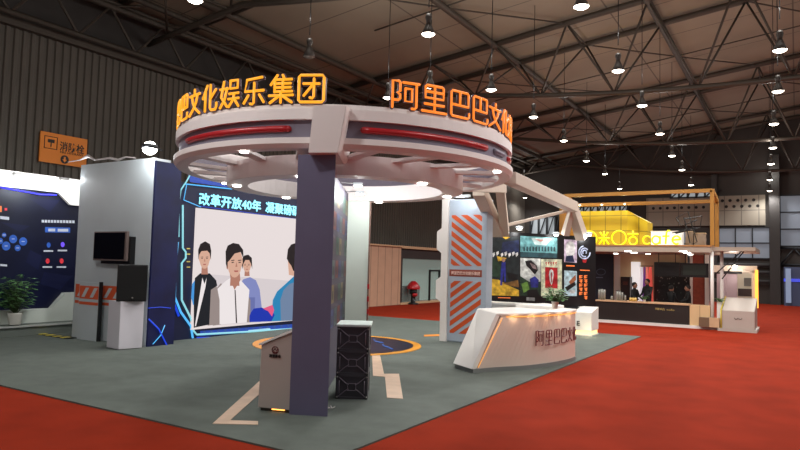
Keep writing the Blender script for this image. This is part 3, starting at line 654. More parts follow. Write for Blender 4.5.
# ------------------------------------------------------------------ neighbour booth on the left
t = lb_ = thing('left_stand', 'dark blue information wall with white header at the left edge', 'exhibition stand', (-17.1, 7, 0))
MB().mm((-17.3, 3, .02), (-17.0, 10.9, 3.9)).build('screen_wall', mat('navy_info_wall', (14, 18, 40), .35, noise=.5, nscale=.8, emit=.04, ecol=(20, 30, 110)), t)
hm = MB(); hm.extr([(-16.9, 3, 3.72), (-16.9, 9.75, 3.72), (-16.9, 10.1, 3.42), (-16.9, 10.9, 3.42), (-16.9, 10.9, 4.14), (-16.9, 3, 4.14)], (-.5, 0, 0)); hm.build('header', mat('header_white', (232, 232, 226), .4, emit=.25), t)
MB().mm((-17.3, 3, .02), (-16.25, 10.9, .26)).build('platform', mat('platform_grey', (110, 118, 112), .8), t); MB().mm((-16.27, 3, .24), (-16.2, 10.9, .28)).build('platform_trim', mat('trim_pale', (180, 184, 180), .5), t)
hb = MB(); hb.extr([(-16.82, 3, 0.27), (-16.82, 3, .62), (-16.82, 9.7, .62), (-16.82, 10.05, 1.02), (-16.82, 10.9, 1.04), (-16.82, 10.9, .27)], (-.3, 0, 0)); hb.build('plinth', mat('plinth_white', (206, 214, 206), .5), t)
PL = Plane((-17.0, 0, 0), (0, 1, 0))
b1 = mat('icon_blue', (44, 86, 170), .4, emit=.45); bt = mat('icon_text', (180, 185, 195), .4, emit=.4); rd = mat('icon_red', (200, 50, 60), .4, emit=.6); vi = mat('icon_violet', (110, 80, 230), .4, emit=.6); og = mat('icon_orange', (230, 120, 60), .4, emit=.6); dkb = mat('icon_deep', (16, 22, 60), .4, emit=.08)
its = []
for x, y, r in ((4, 235, 2.2), (13, 239, 4), (6, 246, 4.3), (17.5, 248, 3), (23, 241.5, 4), (0, 241, 3)): its.append((b1, disc(x, y, r, r*1.05), 1)); its.append((bt, rect(x-1.5, y-.4, x+1.5, y+.3), 2))
its.append((bt, [(0, 216), (9, 217), (9, 220), (0, 219)], 1)); its.append((bt, [(0, 264), (7, 264.5), (7, 266.5), (0, 266)], 1)); its.append((og, rect(0, 206, 1.5, 212), 1)); its.append((rd, rect(4.5, 208, 7, 210.5), 1))
for k in range(11): x = 41.5+k*3.05; its.append((bt, [(x, 219.8+k*.06), (x+2.4, 219.9+k*.06), (x+2.4, 222.6+k*.06), (x, 222.5+k*.06)], 1))
its.append((b1, [(45, 227), (70, 227.6), (70, 232.8), (45, 232.4)], 1)); its.append((bt, rect(48, 228.6, 55, 231.4), 2)); its.append((bt, rect(57.5, 228.8, 68, 231.6), 2))
for (x, y, mm_) in ((48.5, 245, b1), (62.5, 244.5, vi), (47.5, 261, rd), (61.5, 261, rd)):
    its.append((mm_, disc(x, y, 2, 2.6), 1)); its.append((bt, rect(x-5, y+5.2, x+4.5, y+6.8), 1))
for p in ([(30, 250), (42, 256), (38, 270), (26, 262)], [(0, 222), (30, 226), (20, 232)], [(44, 272), (72, 276), (60, 290), (40, 284)], [(28, 198), (60, 200), (50, 212)]): its.append((dkb, p, 0))
graphic('information_graphic', PL, its, t)
led(PL, [(0, 187.5), (40, 194.5), (56, 195)], .02, mat('violet_led', (60, 60, 220), .4, emit=1.2), 'light_line', t)
its = [(b1, rect(0, 171.5, 7, 172.6), 1), (b1, rect(1, 174, 4, 175), 1), (b1, [(0, 180.5), (7, 181.5), (7, 182.3), (0, 181.3)], 1), (b1, [(6, 174), (7, 174), (7, 182), (6, 182)], 1)]
graphic('header_logo', Plane((-16.9, 0, 0), (0, 1, 0)), its, t)
for k, (px, py) in enumerate(((18, 174), (64, 179))):
    p = Plane((-16.6, 0, 0), (0, 1, 0)).hit(px, py); lt = thing('header_spotlight', ['left', 'right'][k]+' small arm spotlight over the white header at the left edge', 'spotlight', p, 'header spotlights of the left stand')
    MB().box(p, (.12, .22, .07)).build('head', chrome, lt); MB().tube([p, p+Vector((-.3, 0, -.05))], .015, 6).build('arm', chrome, lt)
    l = D.lights.new('header_lamp', 'POINT'); l.energy = 22; l.shadow_soft_size = .05; lo = D.objects.new('header_lamp', l); COL.objects.link(lo); lo.parent = lt; lo.location = (.05, 0, -.1)
# hazard tape and small stand foot
hz = MB(); n = 12
hy = mat('hazard_yellow', (220, 200, 60), .5); hk = mat('hazard_black', (24, 24, 24), .5)
pa, pb = G(28, 332, .03), G(71, 338.5, .03)
for i in range(n):
    hz.cur = i % 2; a = pa.lerp(pb, i/n); b = pa.lerp(pb, (i+1)/n); d = (b-a).normalized(); nn = Vector((-d.y, d.x, 0))*.09
    hz.extr([a-nn, b-nn, b+nn, a+nn], (0, 0, .012))
tag(hz.build('hazard_tape', [hy, hk]), 'yellow and black hazard strip lying on the floor before the grey wall', 'tape')
# plants
leafm = mat('leaf_green', (74, 116, 62), .5, noise=.35, nscale=9); potm = mat('pot_white', (222, 220, 212), .35)
def plant(p, potr, poth, R, H, n, label, seed, lsize=.1, up=.5):
    rg = random.Random(seed); t = thing('potted_plant', label, 'plant', p); p = Vector(p)
    MB().lathe(p, [(.001, 0), (potr*.72, 0), (potr*.8, .02), (potr, poth*.9), (potr*1.06, poth), (potr*.94, poth), (potr*.9, poth*.9), (.001, poth*.88)], 20).build('pot', potm, t)
    st = MB(); lf = MB()
    for i in range(n):
        a = rg.uniform(0, 2*PI); rr_ = R*math.sqrt(rg.random()); hh = H*rg.uniform(up, 1)*(1-.25*(rr_/R)**2)
        base = p+Vector((0, 0, poth*.85)); tip = p+Vector((rr_*math.cos(a), rr_*math.sin(a), poth+hh)); mid = base.lerp(tip, .55)+Vector((0, 0, hh*.12))
        st.tube([base, mid, tip], [.006, .005, .003], 4)
        for q in range(3):
            b = mid.lerp(tip, q/2); aa = a+rg.uniform(-1.4, 1.4); d = Vector((math.cos(aa), math.sin(aa), rg.uniform(-.5, .35))).normalized(); s_ = lsize*rg.uniform(.7, 1.2)
            sd = d.cross(Vector((0, 0, 1))).normalized()*s_*.36; up_ = Vector((0, 0, s_*.06))
            lf.add([b, b+d*s_*.4+sd-up_, b+d*s_, b+d*s_*.4-sd-up_, b+d*s_*.5+up_], [(0, 1, 4), (1, 2, 4), (2, 3, 4), (3, 0, 4)])
    st.build('stems', mat('stem_green', (70, 90, 50), .6), t); lf.build('foliage', leafm, t, fix=False); return t
pp = Plane((-16.55, 0, 0), (0, 1, 0)).hit(15, 318); plant((-16.55, pp.y, .28), .17, .3, .40, 1.0, 90, 'leafy green plant in a white pot before the dark blue wall', 5, .16, .3)
# orange hydrant sign on the hall wall
t = thing('hydrant_sign', 'orange fire hydrant sign with down arrow on the corrugated wall', 'sign', (-18.85, 11, 5))
MB().mm((-18.9, 10.24, 4.78), (-18.86, 11.7, 5.68)).build('plate', mat('sign_orange', (214, 120, 30), .5, emit=.10, ecol=(230, 130, 30)), t)
sk = mat('sign_black', (26, 18, 12), .5)
text('sign_text', '消防栓', (-18.855, 10.82, 5.22), (0, 1, 0), (0, 0, 1), .3, sk, t, width=.78, bold=.004)
text('sign_text', 'FIRE HYDRANT', (-18.855, 10.84, 5.12), (0, 1, 0), (0, 0, 1), .09, sk, t, width=.74)
mk = MB(); yy, zz0 = 10.36, 5.2
mk.tube([(-18.85, yy, zz0), (-18.85, yy+.38, zz0), (-18.85, yy+.38, zz0+.36), (-18.85, yy, zz0+.36)], .014, 5, closed=True)
mk.mm((-18.86, yy+.1, zz0+.18), (-18.85, yy+.3, zz0+.28)); mk.tube([(-18.85, yy+.2, zz0+.06), (-18.85, yy+.2, zz0+.18)], .015, 5); mk.build('hydrant_pictogram', sk, t)
MB().add([(-18.852, 11.0+.13*math.cos(2*PI*i/20), 4.94+.13*math.sin(2*PI*i/20)) for i in range(20)], [list(range(20))]).build('arrow_disc', sk, t, fix=False)
MB().add([(-18.848, 11.0+y, 4.94+z) for y, z in ((0, -.09), (.07, 0), (.03, 0), (.03, .08), (-.03, .08), (-.03, 0), (-.07, 0))], [list(range(7))]).build('arrow', mat('sign_orange', (214, 120, 30)), t, fix=False)
# ------------------------------------------------------------------ striped column
t = thing('striped_column', 'pale column with orange diagonal stripes and a notched white edge', 'column', (-7.4, 15.3, 0))
stm = mat('silver_blue_panel', (158, 168, 180), .45, noise=.04)
MB().mm((-7.9, 15.2, .02), (-6.78, 15.6, 3.78)).build('body', stm, t, bevel=.03)
ne = MB(); zs = [(.02, 0), (1.05, 0), (1.15, -.14), (1.62, -.14), (1.72, 0), (2.35, 0), (2.45, -.14), (2.92, -.14), (3.02, 0), (3.82, 0)]
ne.extr([(-8.07+dx, 15.14, z) for z, dx in zs]+[(-7.88, 15.14, z) for z, dx in zs[::-1]], (0, .5, 0)); ne.build('notched_edge', white, t)
PC = Plane((0, 15.2, 0), (1, 0, 0)); its = []
def stripes(z0, z1, sgn, l=1):
    x0, x1 = -7.80, -6.92; w_, gap = .14, .245; k = z0-1.3
    while k < z1+1.3:
        q = [(x0, k+(.0 if sgn < 0 else .62)), (x1, k+(.62 if sgn < 0 else .0)), (x1, k+w_+(.62 if sgn < 0 else .0)), (x0, k+w_+(0 if sgn < 0 else .62))]
        # clip polygon to z range
        def clip(P, f, fi):
            out = []
            for i in range(len(P)):
                a, b = P[i], P[(i+1) % len(P)]; ia, ib = f(a), f(b)
                if ia: out.append(a)
                if ia != ib: out.append(fi(a, b))
            return out
        for lim, s_ in ((z0, 1), (z1, -1)):
            if q: q = clip(q, lambda p: s_*(p[1]-lim) >= 0, lambda a, b: (a[0]+(b[0]-a[0])*(lim-a[1])/(b[1]-a[1]), lim))
        if len(q) > 2: its.append((mat('column_orange', (190, 74, 24), .5), q, 0))
        k += gap
stripes(2.02, 3.36, 1); stripes(.25, 1.62, -1)
its.append((mat('label_brown', (140, 66, 50), .5), rect(-7.84, 1.74, -6.9, 1.92), 0))
graphic('stripe_graphic', PC, its, t, px=False)
text('label_text', '阿里巴巴文化娱乐集团', (-7.78, 15.19, 1.79), (1, 0, 0), (0, 0, 1), .1, mat('label_pale', (230, 190, 176), .5), t, width=.82, bold=.002)
lc = thing('column_spotlight', 'small spotlight washing the top of the striped column', 'spotlight', (-7.35, 14.75, 3.8))
MB().box((-7.35, 14.8, 3.82), (.5, .12, .06)).build('head', cool_w, lc); MB().tube([(-7.35, 14.8, 3.84), (-7.35, 15.25, 3.84)], .02, 6).build('arm', chrome, lc)
l = D.lights.new('column_lamp', 'POINT'); l.energy = 16; l.shadow_soft_size = .05; l.color = (.9, .96, 1); lo = D.objects.new('column_lamp', l); COL.objects.link(lo); lo.parent = lc; lo.location = (0, 0, -.06)
# ------------------------------------------------------------------ poster wall
WLp, WRp = Vector((-8.13, 18.46, 0)), Vector((-5.37, 20.40, 0)); uw = (WRp-WLp).normalized(); nw = Vector((uw.y, -uw.x, 0))
t = thing('poster_wall', 'black wall covered with film and series posters behind the desk', 'display wall', ((WLp+WRp)/2))
MB().extr([WLp+Vector((0, 0, .02)), WRp+Vector((0, 0, .02)), WRp+Vector((0, 0, 3.04)), WLp+Vector((0, 0, 3.13))], -nw*.25).build('board', mat('poster_black', (14, 13, 15), .35), t)
PP = Plane(WLp, uw)
def pm(n, c, e=.0): return mat('print_'+n, c, .45, emit=e, noise=.55, nscale=7)
def posters(nm, its, par=t): return graphic(nm, PP, its, par, base=.006, step=.003)
K = lambda pts: [(480+x/5.29, 225+y/5.29) for x, y in pts]
n1, n2, yl, wt_, bl_, dg = pm('night', (28, 36, 38)), pm('night_blue', (30, 40, 74)), pm('yellow', (214, 168, 50)), pm('white', (226, 230, 226)), pm('blue_coat', (40, 44, 130)), pm('deep_green', (34, 56, 40))
its = [(n1, K([(57, 60), (208, 64), (208, 376), (57, 372)]), 0), (n2, K([(120, 90), (206, 80), (206, 150), (110, 150)]), 1), (dg, K([(60, 170), (120, 200), (110, 280), (58, 270)]), 1), (yl, K([(57, 285), (100, 290), (150, 320), (206, 345), (206, 376), (57, 372)]), 2),
       (pm('brown', (120, 84, 40)), K([(120, 310), (200, 290), (206, 330), (150, 320)]), 3), (yl, K([(115, 62), (160, 64), (136, 76)]), 3), (bl_, K([(114, 195), (134, 195), (136, 300), (128, 300), (124, 240), (116, 320), (106, 318), (110, 240)]), 4), (pm('face', (170, 130, 110)), disc(480+124/5.29, 225+186/5.29, 1.6, 2), 5),
       (yl, K([(88, 165), (140, 175), (128, 186), (95, 192)]), 4), (black, K([(140, 250), (200, 262), (196, 290), (150, 286)]), 4)]
for k, (x, y) in enumerate(((64, 150), (84, 144), (108, 152), (128, 146), (148, 152), (168, 146), (186, 150))): its.append((wt_, K([(x, y), (x+13, y-6), (x+15, y+8), (x+4, y+20)]), 5))
posters('night_street_poster', its)
te = pm('teal', (104, 160, 164)); tl = pm('teal_light', (190, 220, 216)); td = pm('teal_dark', (40, 72, 80))
its = [(te, K([(213, 58), (408, 68), (408, 150), (213, 142)]), 0), (tl, K([(270, 68), (380, 72), (350, 108), (290, 104)]), 1), (td, K([(213, 142), (408, 150), (408, 176), (213, 168)]), 1), (pm('blush', (190, 130, 120)), K([(290, 74), (340, 78), (320, 90)]), 2)]
for k in range(11): x = 228+k*16; its.append((td, K([(x, 138), (x+1, 118), (x+5, 112), (x+9, 118), (x+10, 140)]), 3))
posters('teal_banner_poster', its)
its = [(pm('pale', (196, 200, 196)), K([(213, 174), (320, 178), (320, 374), (213, 374)]), 0), (dg, K([(213, 270), (260, 300), (320, 300), (320, 374), (213, 374)]), 1), (black, K([(238, 190), (270, 186), (300, 215), (306, 240), (290, 262), (270, 240), (245, 215)]), 2), (pm('shirt', (140, 120, 120)), K([(262, 200), (292, 212), (300, 236), (278, 228)]), 3),
       (bl_, K([(262, 285), (290, 270), (310, 290), (306, 330), (270, 330)]), 3), (pm('green', (100, 140, 60)), K([(218, 310), (250, 300), (262, 340), (230, 360)]), 3), (black, K([(250, 345), (300, 340), (316, 374), (250, 374)]), 4)]
posters('leaning_figures_poster', its)
cr = pm('cream', (206, 210, 180)); rdp = pm('poster_red', (176, 30, 36))
its = [(cr, K([(323, 180), (433, 182), (433, 378), (323, 376)]), 0), (rdp, K([(344, 222), (410, 226), (410, 336), (344, 332)]), 1), (wt_, K([(368, 240), (376, 234), (386, 240), (390, 262), (382, 310), (377, 318), (370, 300), (364, 262)]), 2), (rdp, K([(374, 250), (380, 250), (380, 300), (376, 305)]), 3)]
for k in range(5): x = 346+k*13; its.append((rdp, K([(x, 196), (x+9, 196), (x+9, 199), (x+6, 199), (x+6, 214), (x+3, 214), (x+3, 205), (x, 205)]), 1))
posters('cream_red_poster', its)
its = [(pm('smoke', (196, 180, 200)), K([(445, 76), (512, 80), (512, 200), (445, 196)]), 0), (wt_, [(480+(478+26*math.cos(a))/5.29, 225+(130+44*math.sin(a))/5.29) for a in [2*PI*i/18 for i in range(18)]], 1), (n2, K([(455, 165), (490, 160), (500, 196), (450, 194)]), 2), (og, K([(455, 212), (500, 214), (500, 220), (455, 218)]), 1)]
posters('pale_oval_poster', its)
mb = MB()
for rr2, a0 in ((30, 0), (20, 1.2), (10, 2.4)):
    mb.tube([PP.hit(480+(552+rr2*math.cos(a0+q*.5))/5.29, 225+(145+rr2*1.15*math.sin(a0+q*.5))/5.29, .012) for q in range(10)], .022, 5)
mb.build('swirl_emblem', pm('swirl', (170, 180, 205), .15), t)
its = [(rdp, K([(540, 180), (566, 178), (560, 200), (544, 198)]), 1), (og, K([(528, 236), (580, 238), (580, 243), (528, 241)]), 1), (pm('pale_blue', (170, 196, 206)), K([(445, 240), (512, 244), (512, 376), (445, 374)]), 0), (pm('rust', (150, 90, 60)), K([(470, 300), (505, 262), (508, 290), (480, 318)]), 1), (black, K([(448, 330), (500, 300), (506, 318), (460, 350)]), 2), (wt_, K([(474, 344), (502, 346), (502, 362), (474, 360)]), 3)]
for col_ in (0, 1):
    for r_ in range(6 if col_ else 5):
        x = 524+col_*26; y = 266+r_*22
        its += [(og, K([(x, y), (x+18, y), (x+18, y+4), (x, y+4)]), 1), (og, K([(x+7, y), (x+11, y), (x+11, y+17), (x+7, y+17)]), 1), (og, K([(x+1, y+9), (x+17, y+9), (x+17, y+12), (x+1, y+12)]), 1), (og, K([(x+(r_ % 2)*11, y+4), (x+4+(r_ % 2)*11, y+4), (x+4+(r_ % 2)*11, y+17), (x+(r_ % 2)*11, y+17)]), 1)]
posters('right_hand_posters', its)
its = [(og, K([(95, 382), (160, 384), (160, 388), (95, 386)]), 1), (og, K([(55, 418), (230, 419), (230, 423), (55, 422)]), 1), (pm('grey_txt', (130, 130, 130)), K([(245, 382), (290, 384), (290, 402), (245, 400)]), 1)]
posters('caption_strip', its)
for k, (px, lb) in enumerate(((517, 'left'), (553, 'middle'), (585, 'right'))):
    q = PP.hit(px, 228 if k == 0 else 234, .32); lt = thing('poster_spotlight', '%s white spotlight on the top edge of the black poster wall' % lb, 'spotlight', q, 'spotlights along the top of the poster wall')
    MB().ell(q, (.12, .12, .05), 14, 8).build('head', cool_w, lt); MB().tube([q, q-nw*.4+Vector((0, 0, -.02))], .015, 6).build('arm', chrome, lt)
    MB().ell(q-Vector((0, 0, .05)), (.08, .08, .03), 12, 6).build('lens', mat('spot_lens', (255, 252, 240), .4, emit=14), lt)
    l = D.lights.new('poster_lamp', 'POINT'); l.energy = 9 if k else 6; l.shadow_soft_size = .08; lo = D.objects.new('poster_lamp', l); COL.objects.link(lo); lo.parent = lt; lo.location = (0, 0, -.15)
# angular white arch behind the canopy
t = thing('angular_arch', 'white angular arch of square beams joining the canopy to the poster wall', 'arch', (-6.8, 17, 3))
def beam(a, b, w1, w2, name='beam'):
    a, b = Vector(a), Vector(b); d = (b-a).normalized(); s_ = d.cross(Vector((0, 0, 1))).normalized() if abs(d.z) < .98 else Vector((1, 0, 0)); v_ = s_.cross(d)
    MB().loft([a+s_*w1+v_*w1, a-s_*w1+v_*w1, a-s_*w1-v_*w1, a+s_*w1-v_*w1], [b+s_*w2+v_*w2, b-s_*w2+v_*w2, b-s_*w2-v_*w2, b+s_*w2-v_*w2]).build(name, mat('arch_beige', (200, 186, 172), .5), t, bevel=.01)
beam(PD(510, 178, 11.6), PD(573, 207, 19.4), .11, .15); beam(PD(571, 205, 19.5), PD(582, 238, 20.0), .14, .15); beam(PD(572, 208, 19.5), PD(565, 235, 19.8), .07, .10)
beam(PD(479, 190, 15.6), PD(498, 232, 18.5), .15, .16); beam(PD(500, 186, 15.6), PD(505, 233, 18.6), .11, .12); beam(PD(499, 227, 18.4), PD(575, 209, 19.4), .045, .045)
beam(PD(470, 188, 13.6), PD(502, 188, 15.7), .08, .12)
# ------------------------------------------------------------------ reception desk
t = thing('reception_desk', 'curved white reception desk with warm edge lights and maroon lettering', 'desk', (-4.9, 12.6, 0))
FB = [tuple(G(472.5, 369.3, .1))[:2], (-4.88, 11.52), (-4.55, 12.02), (-4.31, 12.6), (-4.18, 13.2), (-4.12, 13.7), (-4.13, 14.15)]
def smooth(P, n=6):
    out = []; Q = [P[0]]+P+[P[-1]]
    for i in range(1, len(Q)-2):
        for k in range(n):
            s_ = k/n; p0, p1, p2, p3 = [Vector(q) for q in Q[i-1:i+3]]
            out.append(.5*((2*p1)+(-p0+p2)*s_+(2*p0-5*p1+4*p2-p3)*s_*s_+(-p0+3*p1-3*p2+p3)*s_**3))
    out.append(Vector(P[-1])); return out
fr_ = smooth(FB)
T0 = G(497, 313, 1.12); BK0 = G(453.7, 363.3, .1).to_2d(); BT0 = G(477, 307.5, 1.12)
# top front curve: same curve re-parametrised from the slanted corner
def resample(P, s0, n):
    L_ = [0]
    for i in range(1, len(P)): L_.append(L_[-1]+(P[i]-P[i-1]).length)
    out = []
    for k in range(n):
        x = s0+(L_[-1]-s0)*k/(n-1)
        for i in range(1, len(P)):
            if x <= L_[i]+1e-9: out.append(P[i-1].lerp(P[i], (x-L_[i-1])/(L_[i]-L_[i-1]))); break
    return out
N = 30; bot = resample(fr_, 0, N); top = resample(fr_, .58, N)
BKR = Vector((-5.0, 14.55)); bkb = [BK0.lerp(BKR, k/5) for k in range(6)][::-1]; BT = Vector((-5.72, 12.42)); bkt = [BT.lerp(BKR, k/5) for k in range(6)][::-1]
def ins(P, d):  # inset of a closed polygon towards its centroid
    c = sum(P, Vector((0, 0)))/len(P); return [p+(c-p).normalized()*d for p in P]
pb_, pt_ = bot+bkb, top+bkt
deskf = mat('desk_cream', (224, 206, 192), .3); deskw = mat('desk_white', (236, 232, 226), .3)
v3 = lambda P, z: [(p.x, p.y, z) for p in P]
dirn = (bot[1]-bot[0]).normalized(); ib, it_ = ins(pb_, .05), ins(pt_, .05)
for P_ in (ib, it_):
    for q in (0, -1): P_[q] = P_[q]+dirn*.07
MB().loft(v3(ib, .10), v3(it_, 1.08)).build('front_panel', deskf, t)
MB().loft(v3(ins(pt_, -.01), 1.07), v3(ins(pt_, -.01), 1.13)).build('top', deskw, t, bevel=.025)
e0, e1 = bot[0], BK0; g0, g1 = top[0], BT; dirn = (bot[1]-bot[0]).normalized()
def v4(p, z, o=0): return Vector((p.x+dirn.x*o, p.y+dirn.y*o, z))
ep = MB(); ep.loft([v4(e0, .10, -.02), v4(e1, .10, -.02), v4(e1, .10, .10), v4(e0, .10, .10)], [v4(g0, 1.12, -.02), v4(g1, 1.12, -.02), v4(g1, 1.12, .10), v4(g0, 1.12, .10)]); ep.build('slanted_end', deskw, t, bevel=.01)
MB().loft(v3(ins(pb_, .02), .02), v3(ins(pb_, .02), .10)).build('plinth', mat('plinth_grey', (128, 130, 128), .4), t)
wl_ = mat('warm_led', (160, 120, 80), .4, emit=1.1, ecol=(255, 170, 80))
MB().tube([(p.x, p.y, 1.05) for p in ins(pt_, .028)[2:N]], .011, 6).build('light_strip', wl_, t)
MB().tube([v4(e0, .13, .13)+Vector((.012, -.012, 0)), v4(g0, 1.03, .13)+Vector((.012, -.012, 0))], .008, 6).build('light_strip', wl_, t)
for i in (4, 9, 14, 19, 24):
    p = pt_[i]; l = D.lights.new('desk_glow', 'POINT'); l.energy = .5; l.color = (1, .66, .38); l.shadow_soft_size = .02; lo = D.objects.new('desk_glow', l); COL.objects.link(lo); lo.parent = t; lo.location = Vector((p.x+.06, p.y-.03, 1.03))-wloc(t)
    MB().ell((p.x+.0, p.y+.0, 1.06), (.02, .02, .012), 8, 6).build('puck_light', wl_, t)
# raised rear shelf
rs = MB(); sh = [Vector((-5.3, 13.5)), Vector((-4.42, 13.35)), Vector((-4.40, 14.1)), Vector((-5.0, 14.5))]; rs.loft(v3(sh, 1.12), v3(sh, 1.2)); rs.build('raised_shelf', deskw, t, bevel=.01)
# lettering along the front
mar = mat('maroon_letter', (112, 26, 34), .4)
curve = [p for p in fr_]
L_ = [0]
for i in range(1, len(curve)): L_.append(L_[-1]+(curve[i]-curve[i-1]).length)
def on_curve(s_):
    s_ = max(0, min(L_[-1]-1e-6, s_))
    for i in range(1, len(curve)):
        if s_ <= L_[i]:
            q = curve[i-1].lerp(curve[i], (s_-L_[i-1])/(L_[i]-L_[i-1])); d = (curve[i]-curve[i-1]).normalized(); return q, d
def s_of_px(px):
    best = 0
    for k in range(400):
        s_ = L_[-1]*k/399; q, d = on_curve(s_); v = Vector((q.x, q.y, .65))-CP; xx = 400+F*v.dot(CR)/v.dot(fw)
        if xx <= px: best = s_
    return best
s0 = s_of_px(535.5)
s1 = s_of_px(561); stp = (s1-s0)/3.0*1.0
print('desk', s0, s1, L_[-1])
sg = thing('desk_lettering', 'maroon outline Chinese lettering on the curved desk front', 'sign', (-4.2, 13, .6))
cw = .305
for i, ch in enumerate(TXT[:8]):
    if s0+(i+1)*cw > L_[-1]: break
    mb = MB()
    for st in CH[ch]:
        pts = []
        for (uu, vv) in st:
            q, d = on_curve(s0+i*cw+uu*cw*.84); pts.append((q.x+d.y*-.0-(-d.y)*0-.0+d.y*.0, q.y, (.47+vv*.29)))
            q3 = Vector((q.x+d.y*.006, q.y-d.x*.006, (.47+vv*.29))); pts[-1] = tuple(q3)
        mb.tube(pts, .011, 5)
    mb.build('character', mar, sg)
qq = G(555, 308.5, 1.2); plant((qq.x, qq.y, 1.2), .07, .14, .26, .34, 46, 'small bushy green plant in a white pot on the reception desk', 9, .1, .2)
# small console behind the desk
t = thing('info_console', 'small white console with slanted top and glowing base behind the desk', 'console', (-5.45, 19.4, 0))
cs = MB(); cs.extr([(-5.22, 19.4, .17), (-5.22, 19.4, .72), (-5.22, 20.2, .86), (-5.22, 20.2, .17)], (-1.0, 0, 0)); cs.build('body', deskw, t, bevel=.01)
MB().mm((-6.18, 19.44, .06), (-5.24, 20.15, .17)).build('glow_base', mat('warm_base', (255, 220, 150), .4, emit=1.3), t)
MB().mm((-6.2, 19.4, .02), (-5.22, 20.2, .06)).build('plinth', deskw, t)
scn = MB(); scn.extr([(-5.75, 19.55, .75), (-5.75, 20.0, .83), (-5.75, 20.0, .84), (-5.75, 19.55, .76)], (-.4, 0, 0)); scn.build('touch_screen', black, t)
PK = Plane((0, 19.39, 0), (1, 0, 0)); q = PK.hit(576.5, 325.5)
text('console_text', 'E', q, (1, 0, 0), (0, 0, 1), .2, mat('console_black', (20, 20, 24), .5), t, bold=.004)
l = D.lights.new('console_glow', 'POINT'); l.energy = 4; l.color = (1, .8, .45); lo = D.objects.new('console_glow', l); COL.objects.link(lo); lo.parent = t; lo.location = (.2, -.35, .2)
cr_ = thing('back_counter', 'low white counter top seen just above the reception desk', 'counter', (-6.6, 15.8, 0))
MB().mm((-7.1, 15.9, .02), (-5.9, 16.4, 1.02)).build('body', deskw, cr_); MB().mm((-7.15, 15.85, 1.02), (-5.85, 16.45, 1.07)).build('top', deskw, cr_)
# ------------------------------------------------------------------ wooden room beside the far wall
t = thing('wooden_room', 'low room of pale wooden boards with a large glass front', 'room', (-17, 28, 0))
wb_ = bricks(mat('board_wood', (186, 148, 122), .55, noise=.06, nscale=2), .62, 3.2, .02, (120, 92, 76), 'YZ')
MB().mm((-17.6, 22.5, 0), (-17.0, 27.6, 2.9)).build('board_wall', wb_, t)
MB().mm((-17.6, 27.6, 2.85), (-16.95, 35, 2.98)).build('top_rail', wood, t); MB().mm((-17.6, 22.5, 2.9), (-16.9, 27.6, 2.97)).build('top_rail', wood, t)
MB().mm((-17.5, 27.6, 2.35), (-17.1, 35, 2.85)).build('dark_fascia', mat('fascia_dark', (44, 34, 32), .6), t)
MB().mm((-17.3, 27.6, 0), (-17.05, 27.85, 2.4)).build('jamb', mat('fascia_dark', (44, 34, 32)), t)
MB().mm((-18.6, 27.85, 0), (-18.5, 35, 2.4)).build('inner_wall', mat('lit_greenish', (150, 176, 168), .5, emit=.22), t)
MB().mm((-17.2, 27.85, .1), (-17.17, 35, 2.35)).build('glass', mat('shop_glass', (200, 220, 215), .05, alpha=.18), t)
dfm = MB()
for y in (30.8, 31.9): dfm.mm((-17.16, y, .1), (-17.08, y+.09, 1.75))
dfm.mm((-17.16, 30.8, 1.7), (-17.08, 31.99, 1.78)); dfm.build('door_frame', black, t)
MB().mm((-17.3, 27.6, 0), (-16.95, 35, .1)).build('sill', wood, t)
t = thing('fire_hydrant', 'red topped dark hydrant standing inside the glass front', 'hydrant', (-17.0, 28.9, 0)); hp = Plane((-16.8, 0, 0), (0, 1, 0)).hit(413, 300)
hx, hy_ = -16.8, hp.y
MB().lathe((hx, hy_, 0), [(.001, 0), (.3, 0), (.3, .06), (.12, .1), (.12, .5), (.2, .55), (.2, .75), (.12, .8), (.12, .9), (.001, .9)], 14).build('body', black, t)
MB().lathe((hx, hy_, .78), [(.34, 0), (.36, .1), (.24, .28), (.12, .4), (.001, .42)], 16).build('cap', redbar, t)
MB().ell((hx+.1, hy_, .5), (.12, .2, .12), 10, 6).build('outlet', redbar, t)
t = thing('black_box', 'black crate standing inside the glass front beside the hydrant', 'crate', (-17.6, hy_+1.2, 0)); MB().mm((-17.9, hy_+.5, 0), (-17.4, hy_+1.7, .9)).build('body', black, t)
MB().mm((-17.42, hy_+.6, .82), (-17.38, hy_+1.6, .86)).build('lid_edge', cabr, t)
# ------------------------------------------------------------------ cafe
yelm = mat('yellow_steel', (164, 112, 34), .5)
t = thing('steel_pergola', 'tall yellow box frame of steel tubes standing over the cafe', 'frame', (-5.3, 25.3, 2.95))
FX0, FX1, FY0, FY1 = -7.9, -2.54, 25.3, 26.9
def sqb(a, b, w, nm): a, b = Vector(a), Vector(b); d = (b-a).normalized(); q = Vector((1, 0, 0)) if abs(d.x) < .5 else Vector((0, 1, 0)); v = d.cross(q).normalized(); MB().loft([a+q*w+v*w, a-q*w+v*w, a-q*w-v*w, a+q*w-v*w], [b+q*w+v*w, b-q*w+v*w, b-q*w-v*w, b+q*w-v*w]).build(nm, yelm, t)
ZF, ZB = 4.95, 4.72
for (a, za), (b, zb_) in ((((FX0, FY0), ZF), ((FX1, FY0), ZF)), (((FX0, FY1), ZB), ((FX1, FY1), ZB)), (((FX0, FY0), ZF), ((FX0, FY1), ZB)), (((FX1, FY0), ZF), ((FX1, FY1), ZB))): sqb((*a, za), (*b, zb_), .065, 'top_beam')
for (x, y, z) in ((FX0, FY0, ZF), (FX1, FY0, ZF), (FX0, FY1, ZB), (FX1, FY1, ZB)): sqb((x, y, 2.98), (x, y, z), .065, 'post')
MB().mm((FX0-.25, FY0+.1, 2.98), (FX0+.25, FY0+.5, 4.5)).build('side_panel', yelm, t)
